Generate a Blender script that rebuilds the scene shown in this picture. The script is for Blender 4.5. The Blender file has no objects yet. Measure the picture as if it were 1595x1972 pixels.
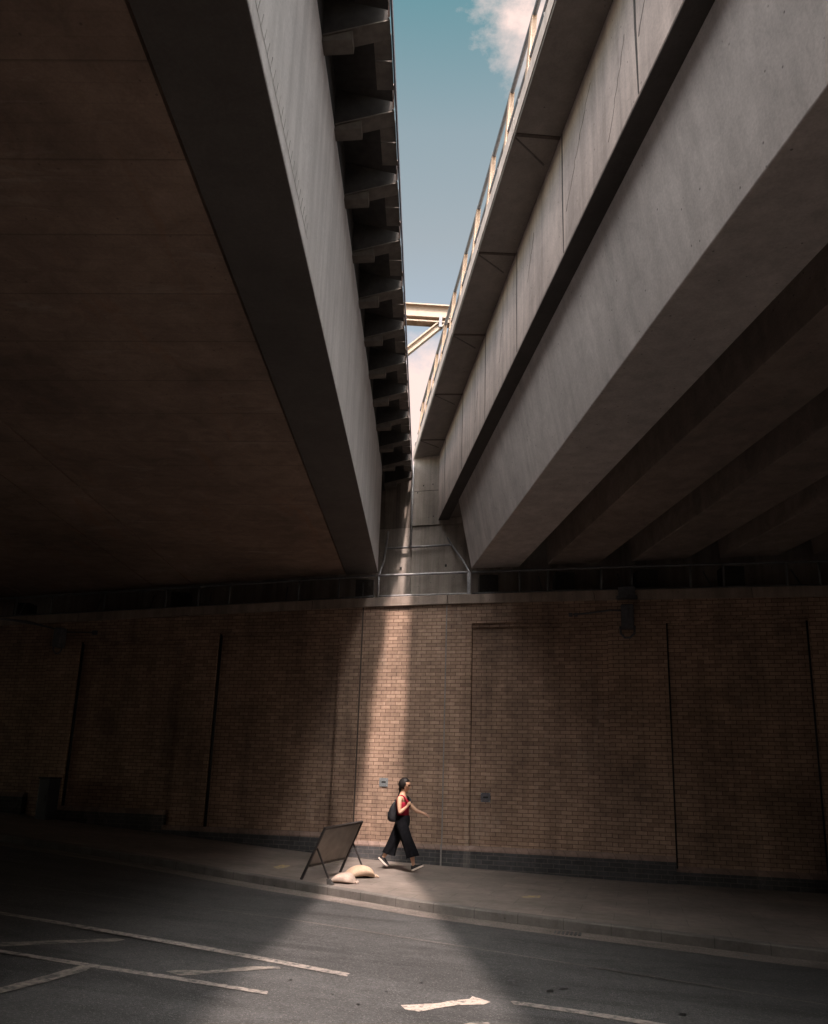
import bpy, bmesh, math, random
from mathutils import Vector, Matrix, noise

random.seed(7)
S = bpy.context.scene
COL = S.collection

# ------------------------------------------------------------------ camera frame
IMW, IMH = 1595.0, 1972.0
FPX, PPX, PPY = 1565.0, 797.5, 1129.0
zen = Vector((203.0, -6429.0, FPX)).normalized()
fwv = (Vector((0, 0, 1)) - zen * zen.z).normalized()
rtv = fwv.cross(zen)
if rtv.x < 0: rtv = -rtv
RM = Matrix((rtv, fwv, zen))                    # camera axes (right, down, forward) -> world
CAM = Vector((0, 0, 1.6))

def ray(x, y): return RM @ Vector((x - PPX, y - PPY, FPX))
def on_plane(x, y, p0, n):
    d = ray(x, y); t = (p0 - CAM).dot(n) / d.dot(n); return CAM + d * t
def at_z(x, y, z):
    d = ray(x, y); return CAM + d * ((z - CAM.z) / d.z)
def hor(x): return PPY - (zen.x * (x - PPX) + zen.z * FPX) / zen.y
def hdir(x):
    d = ray(x, hor(x)); d.z = 0; return d.normalized()

P0 = Vector((0, 16.6, 0))
DW = -hdir(797 - 5900)                          # along the brick wall, to the right
NW = Vector((-DW.y, DW.x, 0))                   # into the wall
VL, VR = hdir(821), hdir(606)                   # run of the steel bridge and of the concrete bridge
ML, MR = Vector((VL.y, -VL.x, 0)), Vector((VR.y, -VR.x, 0))

def W(s, d, z): return P0 + DW * s + NW * d + Vector((0, 0, z))
WALLM = Matrix(((DW.x, NW.x, 0, P0.x), (DW.y, NW.y, 0, P0.y), (0, 0, 1, 0), (0, 0, 0, 1)))
def sd(p): q = p - P0; return q.dot(DW), q.dot(NW)

def interp(x, xs, ys):
    if x <= xs[0]: return ys[0]
    for i in range(len(xs) - 1):
        if x <= xs[i + 1]:
            t = (x - xs[i]) / (xs[i + 1] - xs[i]); return ys[i] + (ys[i + 1] - ys[i]) * t
    return ys[-1]
GS = [-60, -20, -9.5, -6.15, -4.28, -2.5, -1.06, .2, 1.7, 4.1, 7.5, 60]
GZ = [1.2, 1.1, .70, .47, .35, .23, .145, .107, .067, .01, -.01, -.01]
def zg0(s): return interp(s, GS, GZ)
def zg(s): return sum(zg0(s + k * .25) for k in (-2, -1, 0, 1, 2)) / 5
KS = [-60, -12, -3.2, -1.95, -.6, .2, .7, 1.5, 2.2, 3.7, 4.2, 5.3, 6.3, 12, 60]
KD = [-2.6, -2.9, -3.5, -3.78, -4.05, -4.3, -4.5, -4.8, -4.97, -5.2, -5.27, -5.55, -5.81, -6.4, -6.6]
def kd(s): return sum(interp(s + k * .3, KS, KD) for k in (-2, -1, 0, 1, 2)) / 5
def grd(x, y, off=0.0):
    z = .1
    for _ in range(60):
        p = at_z(x, y, z); z = .5 * z + .5 * (zg(sd(p)[0]) + off)
    return p

# ------------------------------------------------------------------ materials
def newmat(name):
    m = bpy.data.materials.new(name); m.use_nodes = True
    nt = m.node_tree; b = nt.nodes['Principled BSDF']
    return m, nt, b
def N(nt, t, **kw):
    n = nt.nodes.new(t)
    for k, v in kw.items(): setattr(n, k, v)
    return n
def ramp(nt, src, stops):
    r = N(nt, 'ShaderNodeValToRGB'); e = r.color_ramp.elements
    while len(e) < len(stops): e.new(.5)
    for i, (p, c) in enumerate(stops):
        e[i].position = p; e[i].color = (c, c, c, 1) if not isinstance(c, tuple) else (*c, 1)
    nt.links.new(src, r.inputs[0]); return r.outputs[0]
def nz(nt, vec, scale, detail=4, rough=.55, dist=0.0):
    n = N(nt, 'ShaderNodeTexNoise'); n.inputs['Scale'].default_value = scale
    n.inputs['Detail'].default_value = detail; n.inputs['Roughness'].default_value = rough
    n.inputs['Distortion'].default_value = dist
    nt.links.new(vec, n.inputs['Vector']); return n.outputs['Fac']
def mapping(nt, vec, scale=(1, 1, 1), rot=(0, 0, 0), loc=(0, 0, 0)):
    m = N(nt, 'ShaderNodeMapping'); m.inputs['Scale'].default_value = scale
    m.inputs['Rotation'].default_value = rot; m.inputs['Location'].default_value = loc
    nt.links.new(vec, m.inputs['Vector']); return m.outputs[0]
def mix(nt, fac, a, b, mode='MIX'):
    m = N(nt, 'ShaderNodeMix'); m.data_type = 'RGBA'; m.blend_type = mode
    for sock, v in ((m.inputs[0], fac), (m.inputs[6], a), (m.inputs[7], b)):
        if isinstance(v, (int, float)): sock.default_value = v
        elif isinstance(v, tuple): sock.default_value = (*v, 1)
        else: nt.links.new(v, sock)
    return m.outputs[2]
def bump(nt, b, h, strength=.3, dist=.01, prev=None):
    n = N(nt, 'ShaderNodeBump'); n.inputs['Strength'].default_value = strength
    n.inputs['Distance'].default_value = dist; nt.links.new(h, n.inputs['Height'])
    if prev is not None: nt.links.new(prev, n.inputs['Normal'])
    nt.links.new(n.outputs[0], b.inputs['Normal']); return n.outputs[0]
def objco(nt): return N(nt, 'ShaderNodeTexCoord').outputs['Object']

def concrete(name, col, streak=.35, blotch=.3, rot=0.0, rough=.85, holes=.6, board=0.0, panel=0):
    m, nt, b = newmat(name); co = objco(nt)
    if rot: co = mapping(nt, co, rot=(0, 0, rot))
    big = nz(nt, co, .55, 5, .6)
    med = nz(nt, co, 3.2, 6, .65, .6)
    fine = nz(nt, co, 38, 4, .7)
    st = nz(nt, mapping(nt, co, (3.2, 3.2, .16)), 1.6, 5, .6)
    c = mix(nt, ramp(nt, big, [(.3, 1 - blotch), (.72, 1.0)]), (0, 0, 0), col, 'MIX')
    c = mix(nt, 1.0, col, ramp(nt, big, [(.28, 1 - blotch), (.7, 1.0)]), 'MULTIPLY')
    c = mix(nt, 1.0, c, ramp(nt, med, [(.3, 1 - blotch * .6), (.65, 1.05)]), 'MULTIPLY')
    c = mix(nt, 1.0, c, ramp(nt, st, [(.36, 1 - streak), (.6, 1.0)]), 'MULTIPLY')
    c = mix(nt, 1.0, c, ramp(nt, fine, [(.3, .86), (.7, 1.08)]), 'MULTIPLY')
    v = N(nt, 'ShaderNodeTexVoronoi'); v.inputs['Scale'].default_value = 6.5
    nt.links.new(co, v.inputs['Vector'])
    hole = ramp(nt, v.outputs['Distance'], [(.05, 1 - holes), (.085, 1.0)])
    c = mix(nt, 1.0, c, hole, 'MULTIPLY')
    if board:
        wv = N(nt, 'ShaderNodeTexWave'); wv.inputs['Scale'].default_value = board; wv.inputs['Distortion'].default_value = .6
        wv.bands_direction = 'X'; nt.links.new(co, wv.inputs['Vector'])
        c = mix(nt, 1.0, c, ramp(nt, wv.outputs['Fac'], [(.0, .8), (.14, 1.0)]), 'MULTIPLY')
    if panel == 'X':
        wv = N(nt, 'ShaderNodeTexWave'); wv.wave_profile = 'SAW'; wv.inputs['Scale'].default_value = .546; wv.inputs['Distortion'].default_value = .05
        wv.bands_direction = 'X'; nt.links.new(co, wv.inputs['Vector'])
        c = mix(nt, 1.0, c, ramp(nt, wv.outputs['Fac'], [(.0, .4), (.025, 1.0)]), 'MULTIPLY')
    elif panel:
        for ax, per in (('Y', 1.35), ('Y', .27)):
            wv = N(nt, 'ShaderNodeTexWave'); wv.wave_profile = 'SAW'; wv.inputs['Scale'].default_value = 1 / per / 3.1416 * 0.5 * 3.1416; wv.inputs['Distortion'].default_value = .05
            wv.bands_direction = ax; nt.links.new(co, wv.inputs['Vector'])
            c = mix(nt, 1.0, c, ramp(nt, wv.outputs['Fac'], [(.0, .62 if per > 1 else .86), (.03 if per > 1 else .08, 1.0)]), 'MULTIPLY')
        ru = nz(nt, mapping(nt, co, (1.6, .35, 1)), 1.2, 6, .7, .8)
        c = mix(nt, ramp(nt, ru, [(.56, 0.0), (.74, .6)]), c, (.30, .15, .08))
        lm = nz(nt, mapping(nt, co, (.5, 2.2, 1)), 1.7, 6, .7, .5)
        c = mix(nt, ramp(nt, lm, [(.60, 0.0), (.74, .35)]), c, (.55, .48, .42))
    nt.links.new(c, b.inputs['Base Color']); b.inputs['Roughness'].default_value = rough
    p = bump(nt, b, med, .25, .02); bump(nt, b, fine, .2, .004, p)
    return m

def brick(name, c1, c2, mortar, bw=.207, rh=.075, msize=.011, dirt=.35):
    m, nt, b = newmat(name); co = objco(nt)
    sp = N(nt, 'ShaderNodeSeparateXYZ'); nt.links.new(co, sp.inputs[0])
    ad = N(nt, 'ShaderNodeMath', operation='ADD'); nt.links.new(sp.outputs[0], ad.inputs[0]); nt.links.new(sp.outputs[1], ad.inputs[1])
    cb = N(nt, 'ShaderNodeCombineXYZ'); nt.links.new(ad.outputs[0], cb.inputs[0]); nt.links.new(sp.outputs[2], cb.inputs[1])
    # slightly wavering courses
    wob = N(nt, 'ShaderNodeVectorMath', operation='MULTIPLY_ADD')
    nn = N(nt, 'ShaderNodeTexNoise'); nn.inputs['Scale'].default_value = 9; nt.links.new(cb.outputs[0], nn.inputs['Vector'])
    nt.links.new(nn.outputs['Color'], wob.inputs[0]); wob.inputs[1].default_value = (.008, .008, 0); nt.links.new(cb.outputs[0], wob.inputs[2])
    t = N(nt, 'ShaderNodeTexBrick'); t.offset = .5; t.squash = 1
    t.inputs['Scale'].default_value = 1; t.inputs['Brick Width'].default_value = bw; t.inputs['Row Height'].default_value = rh
    t.inputs['Mortar Size'].default_value = msize * .5; t.inputs['Mortar Smooth'].default_value = .25; t.inputs['Bias'].default_value = 0
    t.inputs['Color1'].default_value = (*c1, 1); t.inputs['Color2'].default_value = (*c2, 1); t.inputs['Mortar'].default_value = (*mortar, 1)
    nt.links.new(wob.outputs[0], t.inputs['Vector'])
    t2 = N(nt, 'ShaderNodeTexBrick'); t2.offset = .5; t2.squash = 1
    t2.inputs['Scale'].default_value = 1; t2.inputs['Brick Width'].default_value = bw; t2.inputs['Row Height'].default_value = rh
    t2.inputs['Mortar Size'].default_value = 0; t2.inputs['Bias'].default_value = -.72
    t2.inputs['Color1'].default_value = (1, 1, 1, 1); t2.inputs['Color2'].default_value = (.42, .38, .36, 1)
    sh = N(nt, 'ShaderNodeVectorMath', operation='ADD'); nt.links.new(wob.outputs[0], sh.inputs[0]); sh.inputs[1].default_value = (bw * 44, rh * 120, 0)
    nt.links.new(sh.outputs[0], t2.inputs['Vector'])
    big = nz(nt, co, .7, 5, .6); med = nz(nt, co, 14, 4, .6); fine = nz(nt, co, 90, 3, .7)
    lime = nz(nt, mapping(nt, co, (1.2, 1.2, .5)), 1.1, 7, .7, .4); soot_and_shade = nz(nt, mapping(nt, co, (1.0, 1.0, .35)), .9, 6, .65, .3)
    run = nz(nt, mapping(nt, co, (2.5, 2.5, .2)), 1.4, 5, .6)
    c = mix(nt, 1.0, t.outputs['Color'], ramp(nt, big, [(.3, 1 - dirt), (.7, 1.05)]), 'MULTIPLY')
    c = mix(nt, .8, c, t2.outputs['Color'], 'MULTIPLY')
    c = mix(nt, ramp(nt, lime, [(.60, 0.0), (.76, .28)]), c, (.55, .48, .42))
    c = mix(nt, 1.0, c, ramp(nt, soot_and_shade, [(.34, .62), (.52, 1.0)]), 'MULTIPLY')
    c = mix(nt, 1.0, c, ramp(nt, run, [(.35, .8), (.6, 1.0)]), 'MULTIPLY')
    c = mix(nt, 1.0, c, ramp(nt, med, [(.3, .82), (.7, 1.12)]), 'MULTIPLY')
    c = mix(nt, 1.0, c, ramp(nt, fine, [(.3, .88), (.7, 1.1)]), 'MULTIPLY')
    nt.links.new(c, b.inputs['Base Color']); b.inputs['Roughness'].default_value = .88
    inv = N(nt, 'ShaderNodeMath', operation='SUBTRACT'); inv.inputs[0].default_value = 1; nt.links.new(t.outputs['Fac'], inv.inputs[1])
    p = bump(nt, b, inv.outputs[0], .8, .008); bump(nt, b, fine, .25, .003, p)
    return m

def asphalt(name, col, rough=.82, patch=.25):
    m, nt, b = newmat(name); co = objco(nt)
    g1 = nz(nt, co, 150, 3, .8); g2 = nz(nt, co, 42, 4, .7); big = nz(nt, co, .45, 5, .6)
    lane = nz(nt, mapping(nt, co, (.12, 1.5, 1)), 1.0, 4, .55)
    v = N(nt, 'ShaderNodeTexVoronoi'); v.inputs['Scale'].default_value = 110; nt.links.new(co, v.inputs['Vector'])
    c = mix(nt, 1.0, col, ramp(nt, g1, [(.34, .45), (.66, 1.7)]), 'MULTIPLY')
    c = mix(nt, 1.0, c, ramp(nt, g2, [(.3, .5), (.7, 1.5)]), 'MULTIPLY')
    c = mix(nt, 1.0, c, ramp(nt, big, [(.3, 1 - patch), (.7, 1.1)]), 'MULTIPLY')
    c = mix(nt, 1.0, c, ramp(nt, lane, [(.35, 1 - patch), (.62, 1.1)]), 'MULTIPLY')
    sep = N(nt, 'ShaderNodeSeparateColor'); nt.links.new(v.outputs['Color'], sep.inputs[0])
    oil = nz(nt, mapping(nt, co, (.35, 1.6, 1)), 1.3, 7, .7, .6)
    c = mix(nt, 1.0, c, ramp(nt, oil, [(.36, .55), (.5, 1.0)]), 'MULTIPLY')
    pt = nz(nt, co, 5, 5, .7)
    c = mix(nt, 1.0, c, ramp(nt, pt, [(.3, .78), (.7, 1.18)]), 'MULTIPLY')
    c = mix(nt, ramp(nt, sep.outputs[0], [(.94, 0.0), (.98, .35)]), c, (.25, .23, .21))
    nt.links.new(c, b.inputs['Base Color']); b.inputs['Roughness'].default_value = rough
    p = bump(nt, b, v.outputs['Distance'], .5, .008); bump(nt, b, g1, .5, .006, p)
    return m

def plain(name, col, rough=.6, metal=0.0, var=.15, scale=20, spec=.5, bmp=.1):
    m, nt, b = newmat(name); co = objco(nt)
    n1 = nz(nt, co, scale, 4, .6); n2 = nz(nt, co, scale * .12, 4, .6)
    c = mix(nt, 1.0, col, ramp(nt, n1, [(.3, 1 - var), (.7, 1 + var)]), 'MULTIPLY')
    c = mix(nt, 1.0, c, ramp(nt, n2, [(.3, 1 - var), (.7, 1 + var * .5)]), 'MULTIPLY')
    nt.links.new(c, b.inputs['Base Color']); b.inputs['Roughness'].default_value = rough
    b.inputs['Metallic'].default_value = metal; b.inputs['Specular IOR Level'].default_value = spec
    bump(nt, b, n1, bmp, .004); return m

def worn_paint(name, col, under, lo=.42, hi=.56, scale=14):
    m, nt, b = newmat(name); co = objco(nt)
    n1 = nz(nt, co, scale, 6, .7); g = nz(nt, co, 95, 3, .8)
    a = mix(nt, 1.0, col, ramp(nt, g, [(.3, .75), (.7, 1.15)]), 'MULTIPLY')
    u = mix(nt, 1.0, under, ramp(nt, g, [(.3, .5), (.7, 1.6)]), 'MULTIPLY')
    c = mix(nt, ramp(nt, n1, [(lo, 0.0), (hi, 1.0)]), u, a)
    nt.links.new(c, b.inputs['Base Color']); b.inputs['Roughness'].default_value = .75
    bump(nt, b, g, .4, .004); return m

def paving(name):
    m, nt, b = newmat(name); co = objco(nt)
    t = N(nt, 'ShaderNodeTexBrick'); t.offset = .5
    t.inputs['Scale'].default_value = 1; t.inputs['Brick Width'].default_value = .9; t.inputs['Row Height'].default_value = .6
    t.inputs['Mortar Size'].default_value = .006; t.inputs['Mortar Smooth'].default_value = .4
    t.inputs['Color1'].default_value = (.22, .18, .155, 1); t.inputs['Color2'].default_value = (.18, .15, .13, 1); t.inputs['Mortar'].default_value = (.12, .1, .09, 1)
    nt.links.new(co, t.inputs['Vector'])
    big = nz(nt, co, .8, 5, .6); med = nz(nt, co, 6, 5, .65); fine = nz(nt, co, 80, 3, .7)
    c = mix(nt, 1.0, t.outputs['Color'], ramp(nt, big, [(.3, .6), (.7, 1.1)]), 'MULTIPLY')
    c = mix(nt, 1.0, c, ramp(nt, med, [(.3, .75), (.7, 1.1)]), 'MULTIPLY')
    c = mix(nt, 1.0, c, ramp(nt, fine, [(.3, .8), (.7, 1.15)]), 'MULTIPLY')
    v = N(nt, 'ShaderNodeTexVoronoi'); v.inputs['Scale'].default_value = 3.5; nt.links.new(co, v.inputs['Vector'])
    c = mix(nt, 1.0, c, ramp(nt, v.outputs['Distance'], [(.05, .55), (.07, 1.0)]), 'MULTIPLY')
    nt.links.new(c, b.inputs['Base Color']); b.inputs['Roughness'].default_value = .82
    p = bump(nt, b, fine, .35, .004); bump(nt, b, med, .2, .01, p)
    return m

M = {}
M['brick'] = brick('yellow_stock_brick', (.54, .365, .265), (.38, .25, .18), (.14, .08, .06))
M['blue_brick'] = brick('blue_engineering_brick', (.092, .090, .094), (.066, .065, .07), (.15, .135, .125), bw=.225, rh=.083, msize=.013, dirt=.3)
M['plinth_cap'] = brick('chamfered_plinth_brick', (.34, .235, .19), (.29, .20, .165), (.17, .12, .1), bw=.225, rh=.5, dirt=.3)
M['coping'] = concrete('coping_stone', (.40, .315, .26), .3, .3)
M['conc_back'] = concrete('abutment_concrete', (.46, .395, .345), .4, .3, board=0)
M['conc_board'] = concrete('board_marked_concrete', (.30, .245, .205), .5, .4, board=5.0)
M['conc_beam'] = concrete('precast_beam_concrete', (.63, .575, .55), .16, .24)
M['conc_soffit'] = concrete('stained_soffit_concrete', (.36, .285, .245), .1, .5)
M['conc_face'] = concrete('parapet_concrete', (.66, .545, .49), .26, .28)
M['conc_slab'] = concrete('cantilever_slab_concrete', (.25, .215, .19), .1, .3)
M['girder'] = concrete('grey_painted_girder', (.63, .605, .595), .2, .14, holes=.15, rough=.6)
M['flange'] = concrete('shade_darkened_flange', (.13, .118, .11), .05, .3, holes=.1, rough=.7)  # darker copy of the girder paint, underside shade put into the colour
M['deck_soffit'] = concrete('rusty_brown_soffit', (.42, .30, .235), .05, .5, holes=.4, panel=1)
M['dark_steel'] = plain('dark_weathered_shaded_steel', (.034, .030, .027), .95, .0, .3, 12)
M['plate_steel'] = plain('dull_soffit_plate', (.125, .108, .094), .92, .0, .25, 8)
M['pale_steel'] = plain('pale_steel_edge', (.62, .48, .44), .5, 0, .1)
M['edge_steel'] = plain('slate_edge_angle', (.12, .12, .14), .5, .2, .2)
M['galv'] = plain('galvanised_rail', (.36, .35, .36), .5, .45, .2, 30)
M['dark_galv'] = plain('dull_grey_rail', (.16, .16, .165), .55, .4, .25, 30)
M['post'] = plain('cream_painted_post', (.34, .225, .145), .55, .0, .12, 16)
M['rail_blue'] = plain('slate_painted_rail', (.13, .135, .15), .5, .2, .15, 30)
M['gantry'] = plain('cream_gantry_steel', (.28, .205, .145), .5, 0, .12, 6)
M['asphalt'] = asphalt('asphalt', (.046, .045, .0445))
M['ground'] = asphalt('far_ground', (.08, .073, .067))
M['gutter'] = asphalt('pale_gutter_channel', (.135, .112, .098), .8, .2)
M['paving'] = paving('pavement_slabs')
M['kerb'] = concrete('granite_kerb', (.17, .15, .135), .2, .45, panel='X')
M['paint'] = worn_paint('road_paint', (.40, .33, .285), (.045, .043, .042), .36, .5, 22)
M['paint_shade_dimmed'] = worn_paint('shade_dimmed_lane_paint', (.25, .215, .19), (.045, .043, .042), .36, .56, 16)  # road paint darkened to stand in for the shade the lines lie in
M['paint_worn'] = worn_paint('worn_road_paint', (.25, .215, .185), (.045, .043, .042), .38, .62, 11)
M['spray'] = worn_paint('yellow_spray_paint', (.5, .36, .08), (.2, .165, .14), .46, .6, 16)
M['tar'] = plain('black_tar', (.012, .012, .013), .5, 0, .2)
M['black_metal'] = plain('black_metal', (.018, .018, .02), .55, .3, .25)
M['cabinet'] = plain('dark_blue_cabinet', (.022, .023, .033), .5, .0, .25)
M['plate'] = plain('grey_wall_plate', (.17, .185, .19), .55, 0, .25, 40)
M['plate_dark'] = plain('dark_wall_plate', (.085, .085, .1), .55, 0, .25, 40)
M['sign_back'] = plain('grey_sign_back', (.155, .142, .132), .55, .1, .2, 6)
M['sign_frame'] = plain('sign_frame_steel', (.035, .03, .03), .5, .3, .3)
M['sack'] = plain('sandbag_cloth', (.40, .29, .21), .92, 0, .14, 60, .2, .4)
M['sack2'] = plain('pale_sandbag_cloth', (.36, .28, .235), .92, 0, .14, 60, .2, .4)
M['skin'] = plain('skin', (.52, .30, .2), .55, 0, .06, 12, .4, .03)
M['hair'] = plain('dark_hair', (.014, .010, .009), .6, 0, .4, 60, .25)
M['red'] = plain('red_cotton', (.27, .012, .03), .85, 0, .2, 25, .2, .3)
M['black_cloth'] = plain('black_cloth', (.006, .006, .0075), .95, 0, .3, 25, .08, .4)
M['bag_cloth'] = plain('black_bag_cloth', (.013, .013, .016), .6, 0, .4, 14, .4, .5)
M['shoe'] = plain('black_canvas', (.018, .016, .018), .8, 0, .2)
M['sole'] = plain('cream_rubber', (.66, .56, .5), .7, 0, .1)
M['glass'] = plain('dark_lens', (.01, .006, .006), .15, 0, .1)
M['lip'] = plain('lip', (.38, .12, .1), .5, 0, .1)
M['bearing'] = plain('bearing_block', (.05, .045, .04), .8, 0, .3)
M['soot_and_shade'] = concrete('shade_darkened_concrete', (.075, .066, .06), .05, .4, holes=.2)  # near-black tone that paints the shade under the edge beam overhang
M['weld'] = plain('paint_run', (.34, .325, .31), .8, 0, .2)
M['lamp_metal'] = plain('sooty_lamp_metal', (.085, .085, .095), .7, 0, .3)
M['joint'] = plain('grey_sealant', (.22, .20, .185), .8, 0, .2)
M['joint_dark'] = plain('dark_sealant', (.07, .05, .04), .8, 0, .2)
M['stain'] = plain('dark_joint_stain', (.10, .085, .078), .9, 0, .3)
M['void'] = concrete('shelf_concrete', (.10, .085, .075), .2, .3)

# ------------------------------------------------------------------ mesh helpers
class MB:
    def __init__(s): s.v = []; s.f = []; s.sm = []
    def add(s, vs, fs, smooth=False):
        o = len(s.v); s.v += [Vector(v) for v in vs]
        s.f += [tuple(i + o for i in f) for f in fs]; s.sm += [smooth] * len(fs); return s
    def box8(s, p):          # p: 8 corners, bottom 4 then top 4
        return s.add(p, [(3, 2, 1, 0), (4, 5, 6, 7), (0, 1, 5, 4), (1, 2, 6, 5), (2, 3, 7, 6), (3, 0, 4, 7)])
    def box(s, a, b):
        x0, y0, z0 = a; x1, y1, z1 = b
        return s.box8([(x0, y0, z0), (x1, y0, z0), (x1, y1, z0), (x0, y1, z0), (x0, y0, z1), (x1, y0, z1), (x1, y1, z1), (x0, y1, z1)])
    def prism(s, A, B, smooth=False):   # two rings of equal length
        n = len(A); f = [tuple(range(n))[::-1], tuple(range(n, 2 * n))]
        f += [(i, (i + 1) % n, n + (i + 1) % n, n + i) for i in range(n)]
        return s.add(list(A) + list(B), f, smooth)
    def tube(s, pts, r, n=8, smooth=True):
        pts = [Vector(p) for p in pts]; rings = []
        for i, p in enumerate(pts):
            t = (pts[min(i + 1, len(pts) - 1)] - pts[max(i - 1, 0)]).normalized()
            a = t.cross(Vector((0, 0, 1)))
            if a.length < .05: a = t.cross(Vector((1, 0, 0)))
            a.normalize(); b = t.cross(a)
            rr = r[i] if isinstance(r, (list, tuple)) else r
            rings.append([p + (a * math.cos(2 * math.pi * k / n) + b * math.sin(2 * math.pi * k / n)) * rr for k in range(n)])
        return s.loft(rings, smooth)
    def loft(s, rings, smooth=True, caps=True):
        n = len(rings[0]); o = len(s.v)
        vs = [v for r in rings for v in r]; fs = []
        for j in range(len(rings) - 1):
            for i in range(n):
                fs.append((j * n + i, j * n + (i + 1) % n, (j + 1) * n + (i + 1) % n, (j + 1) * n + i))
        if caps: fs += [tuple(range(n))[::-1], tuple(range((len(rings) - 1) * n, len(rings) * n))]
        return s.add(vs, fs, smooth)
    def build(s, name, mat, parent=None, sub=None, bevel=0, recalc=True):
        me = bpy.data.meshes.new(name)
        off = sub if sub is not None else Vector((0, 0, 0))
        me.from_pydata([v - off for v in s.v], [], s.f); me.update()
        if recalc:
            bm = bmesh.new(); bm.from_mesh(me); bmesh.ops.recalc_face_normals(bm, faces=bm.faces); bm.to_mesh(me); bm.free()
        me.polygons.foreach_set('use_smooth', s.sm)
        me.materials.append(M[mat] if isinstance(mat, str) else mat)
        o = bpy.data.objects.new(name, me); COL.objects.link(o)
        if parent is not None: o.parent = parent
        elif sub is not None: o.location = sub
        if bevel:
            md = o.modifiers.new('bevel', 'BEVEL'); md.width = bevel; md.segments = 2; md.limit_method = 'ANGLE'
        return o
def tag(o, label=None, cat=None, group=None, kind=None):
    if label: o['label'] = label
    if cat: o['category'] = cat
    if group: o['group'] = group
    if kind: o['kind'] = kind
    return o
def empty(name, loc=(0, 0, 0), mat=None):
    o = bpy.data.objects.new(name, None); COL.objects.link(o); o.empty_display_size = .3
    if mat is not None: o.matrix_world = mat
    else: o.location = loc
    return o

# ------------------------------------------------------------------ ground, road, pavement, kerb
SS = [-60 + 2 * i for i in range(23)] + [-14 + .25 * i for i in range(1, 112)] + [14 + 2 * i for i in range(1, 24)]
def strip(fs, name, mat, kind='structure', cols=1):
    """fs: list of functions s -> (d, z); a sheet through them along the wall's run, in wall coordinates"""
    mb = MB(); n = len(fs); vs = []; fc = []
    for s in SS:
        for f in fs: d, z = f(s); vs.append((s, d, z))
    for i in range(len(SS) - 1):
        for j in range(n - 1):
            a = i * n + j; fc.append((a, a + 1, a + n + 1, a + n))
    mb.add(vs, fc); o = mb.build(name, mat, recalc=False)
    o.matrix_world = WALLM
    if o.data.polygons[0].normal.z < 0: o.data.flip_normals()
    return tag(o, kind=kind)
RD = -13.0
gm = MB(); vs = []; fc = []
GX = [-300, -120] + SS + [120, 300]; GY = [-300, -100, -40, -19, -13, -6, 0, 2.0]
for s in GX:
    for d in GY: vs.append((s, d, zg(s) - .22))
for i in range(len(GX) - 1):
    for j in range(len(GY) - 1):
        a = i * len(GY) + j; fc.append((a, a + len(GY), a + len(GY) + 1, a + 1))
gm.add(vs, fc); ground = gm.build('ground', 'ground', recalc=False); ground.matrix_world = WALLM; tag(ground, kind='structure')
road = strip([lambda s: (RD, zg(s) - .14), lambda s: (-10, zg(s) - .12), lambda s: (-8, zg(s) - .12), lambda s: (kd(s) + .02, zg(s) - .12)], 'road', 'asphalt')
gutter = strip([lambda s: (kd(s) - .42, zg(s) - .116), lambda s: (kd(s) + .01, zg(s) - .116)], 'gutter', 'gutter')
pavement = strip([lambda s: (kd(s) + .16, zg(s)), lambda s: (-.5, zg(s) + .005), lambda s: (.3, zg(s) + .005)], 'pavement', 'paving')
strip([lambda s: (kd(s), zg(s) - .2), lambda s: (kd(s), zg(s) - .012), lambda s: (kd(s) + .012, zg(s) + .002), lambda s: (kd(s) + .165, zg(s) + .002), lambda s: (kd(s) + .165, zg(s) - .2)], 'kerb', 'kerb')
strip([lambda s: (-30, zg(s) + .02), lambda s: (RD - .15, zg(s)), lambda s: (RD, zg(s)), lambda s: (RD, zg(s) - .2)], 'near_pavement', 'paving')

# painted markings, worn into the road (parts of the road)
def marking(name, px, mat, lift=.006, par=None, offs=-.12, sub=0):
    pts = [grd(x, y, offs) for x, y in px]
    mb = MB(); loc = [WALLM.inverted() @ p for p in pts]
    for q in loc: q.z = zg(q.x) + offs + lift
    mb.add(loc, [tuple(range(len(loc)))]); o = mb.build(name, mat, recalc=False)
    if o.data.polygons[0].normal.z < 0: o.data.flip_normals()
    o.parent = par or road; return o
def ragged(px, amp, step=14):
    out = []
    for i in range(len(px)):
        a, b = px[i], px[(i + 1) % len(px)]
        L = math.hypot(b[0] - a[0], b[1] - a[1]); k = max(1, int(L / step))
        for j in range(k):
            t = j / k; out.append((a[0] + (b[0] - a[0]) * t + random.uniform(-amp, amp) * 1.5, a[1] + (b[1] - a[1]) * t + random.uniform(-amp, amp) * .5))
    return out
marking('lane_line', [(-60, 1747), (100, 1773), (400, 1824), (674, 1876), (668, 1882), (400, 1832), (100, 1779), (-60, 1752)], 'paint_shade_dimmed')
marking('lane_line', [(-60, 1821), (160, 1855), (340, 1882), (516, 1911), (514, 1917), (340, 1889), (160, 1862), (-60, 1826)], 'paint_shade_dimmed')
marking('lane_line', [(983, 1930), (992, 1929), (1140, 1950), (1270, 1971), (1420, 1996), (1420, 2004), (1250, 1976), (1110, 1953), (990, 1936)], 'paint_shade_dimmed')
marking('hatch_line', ragged([(-60, 1818), (0, 1816), (120, 1812), (225, 1808), (241, 1811), (225, 1814), (120, 1818), (0, 1824), (-60, 1826)], .8), 'paint_worn')
marking('hatch_line', ragged([(-60, 1921), (0, 1903), (90, 1880), (150, 1862), (182, 1860), (165, 1870), (95, 1892), (0, 1915), (-60, 1934)], 1.2), 'paint_worn')
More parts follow.
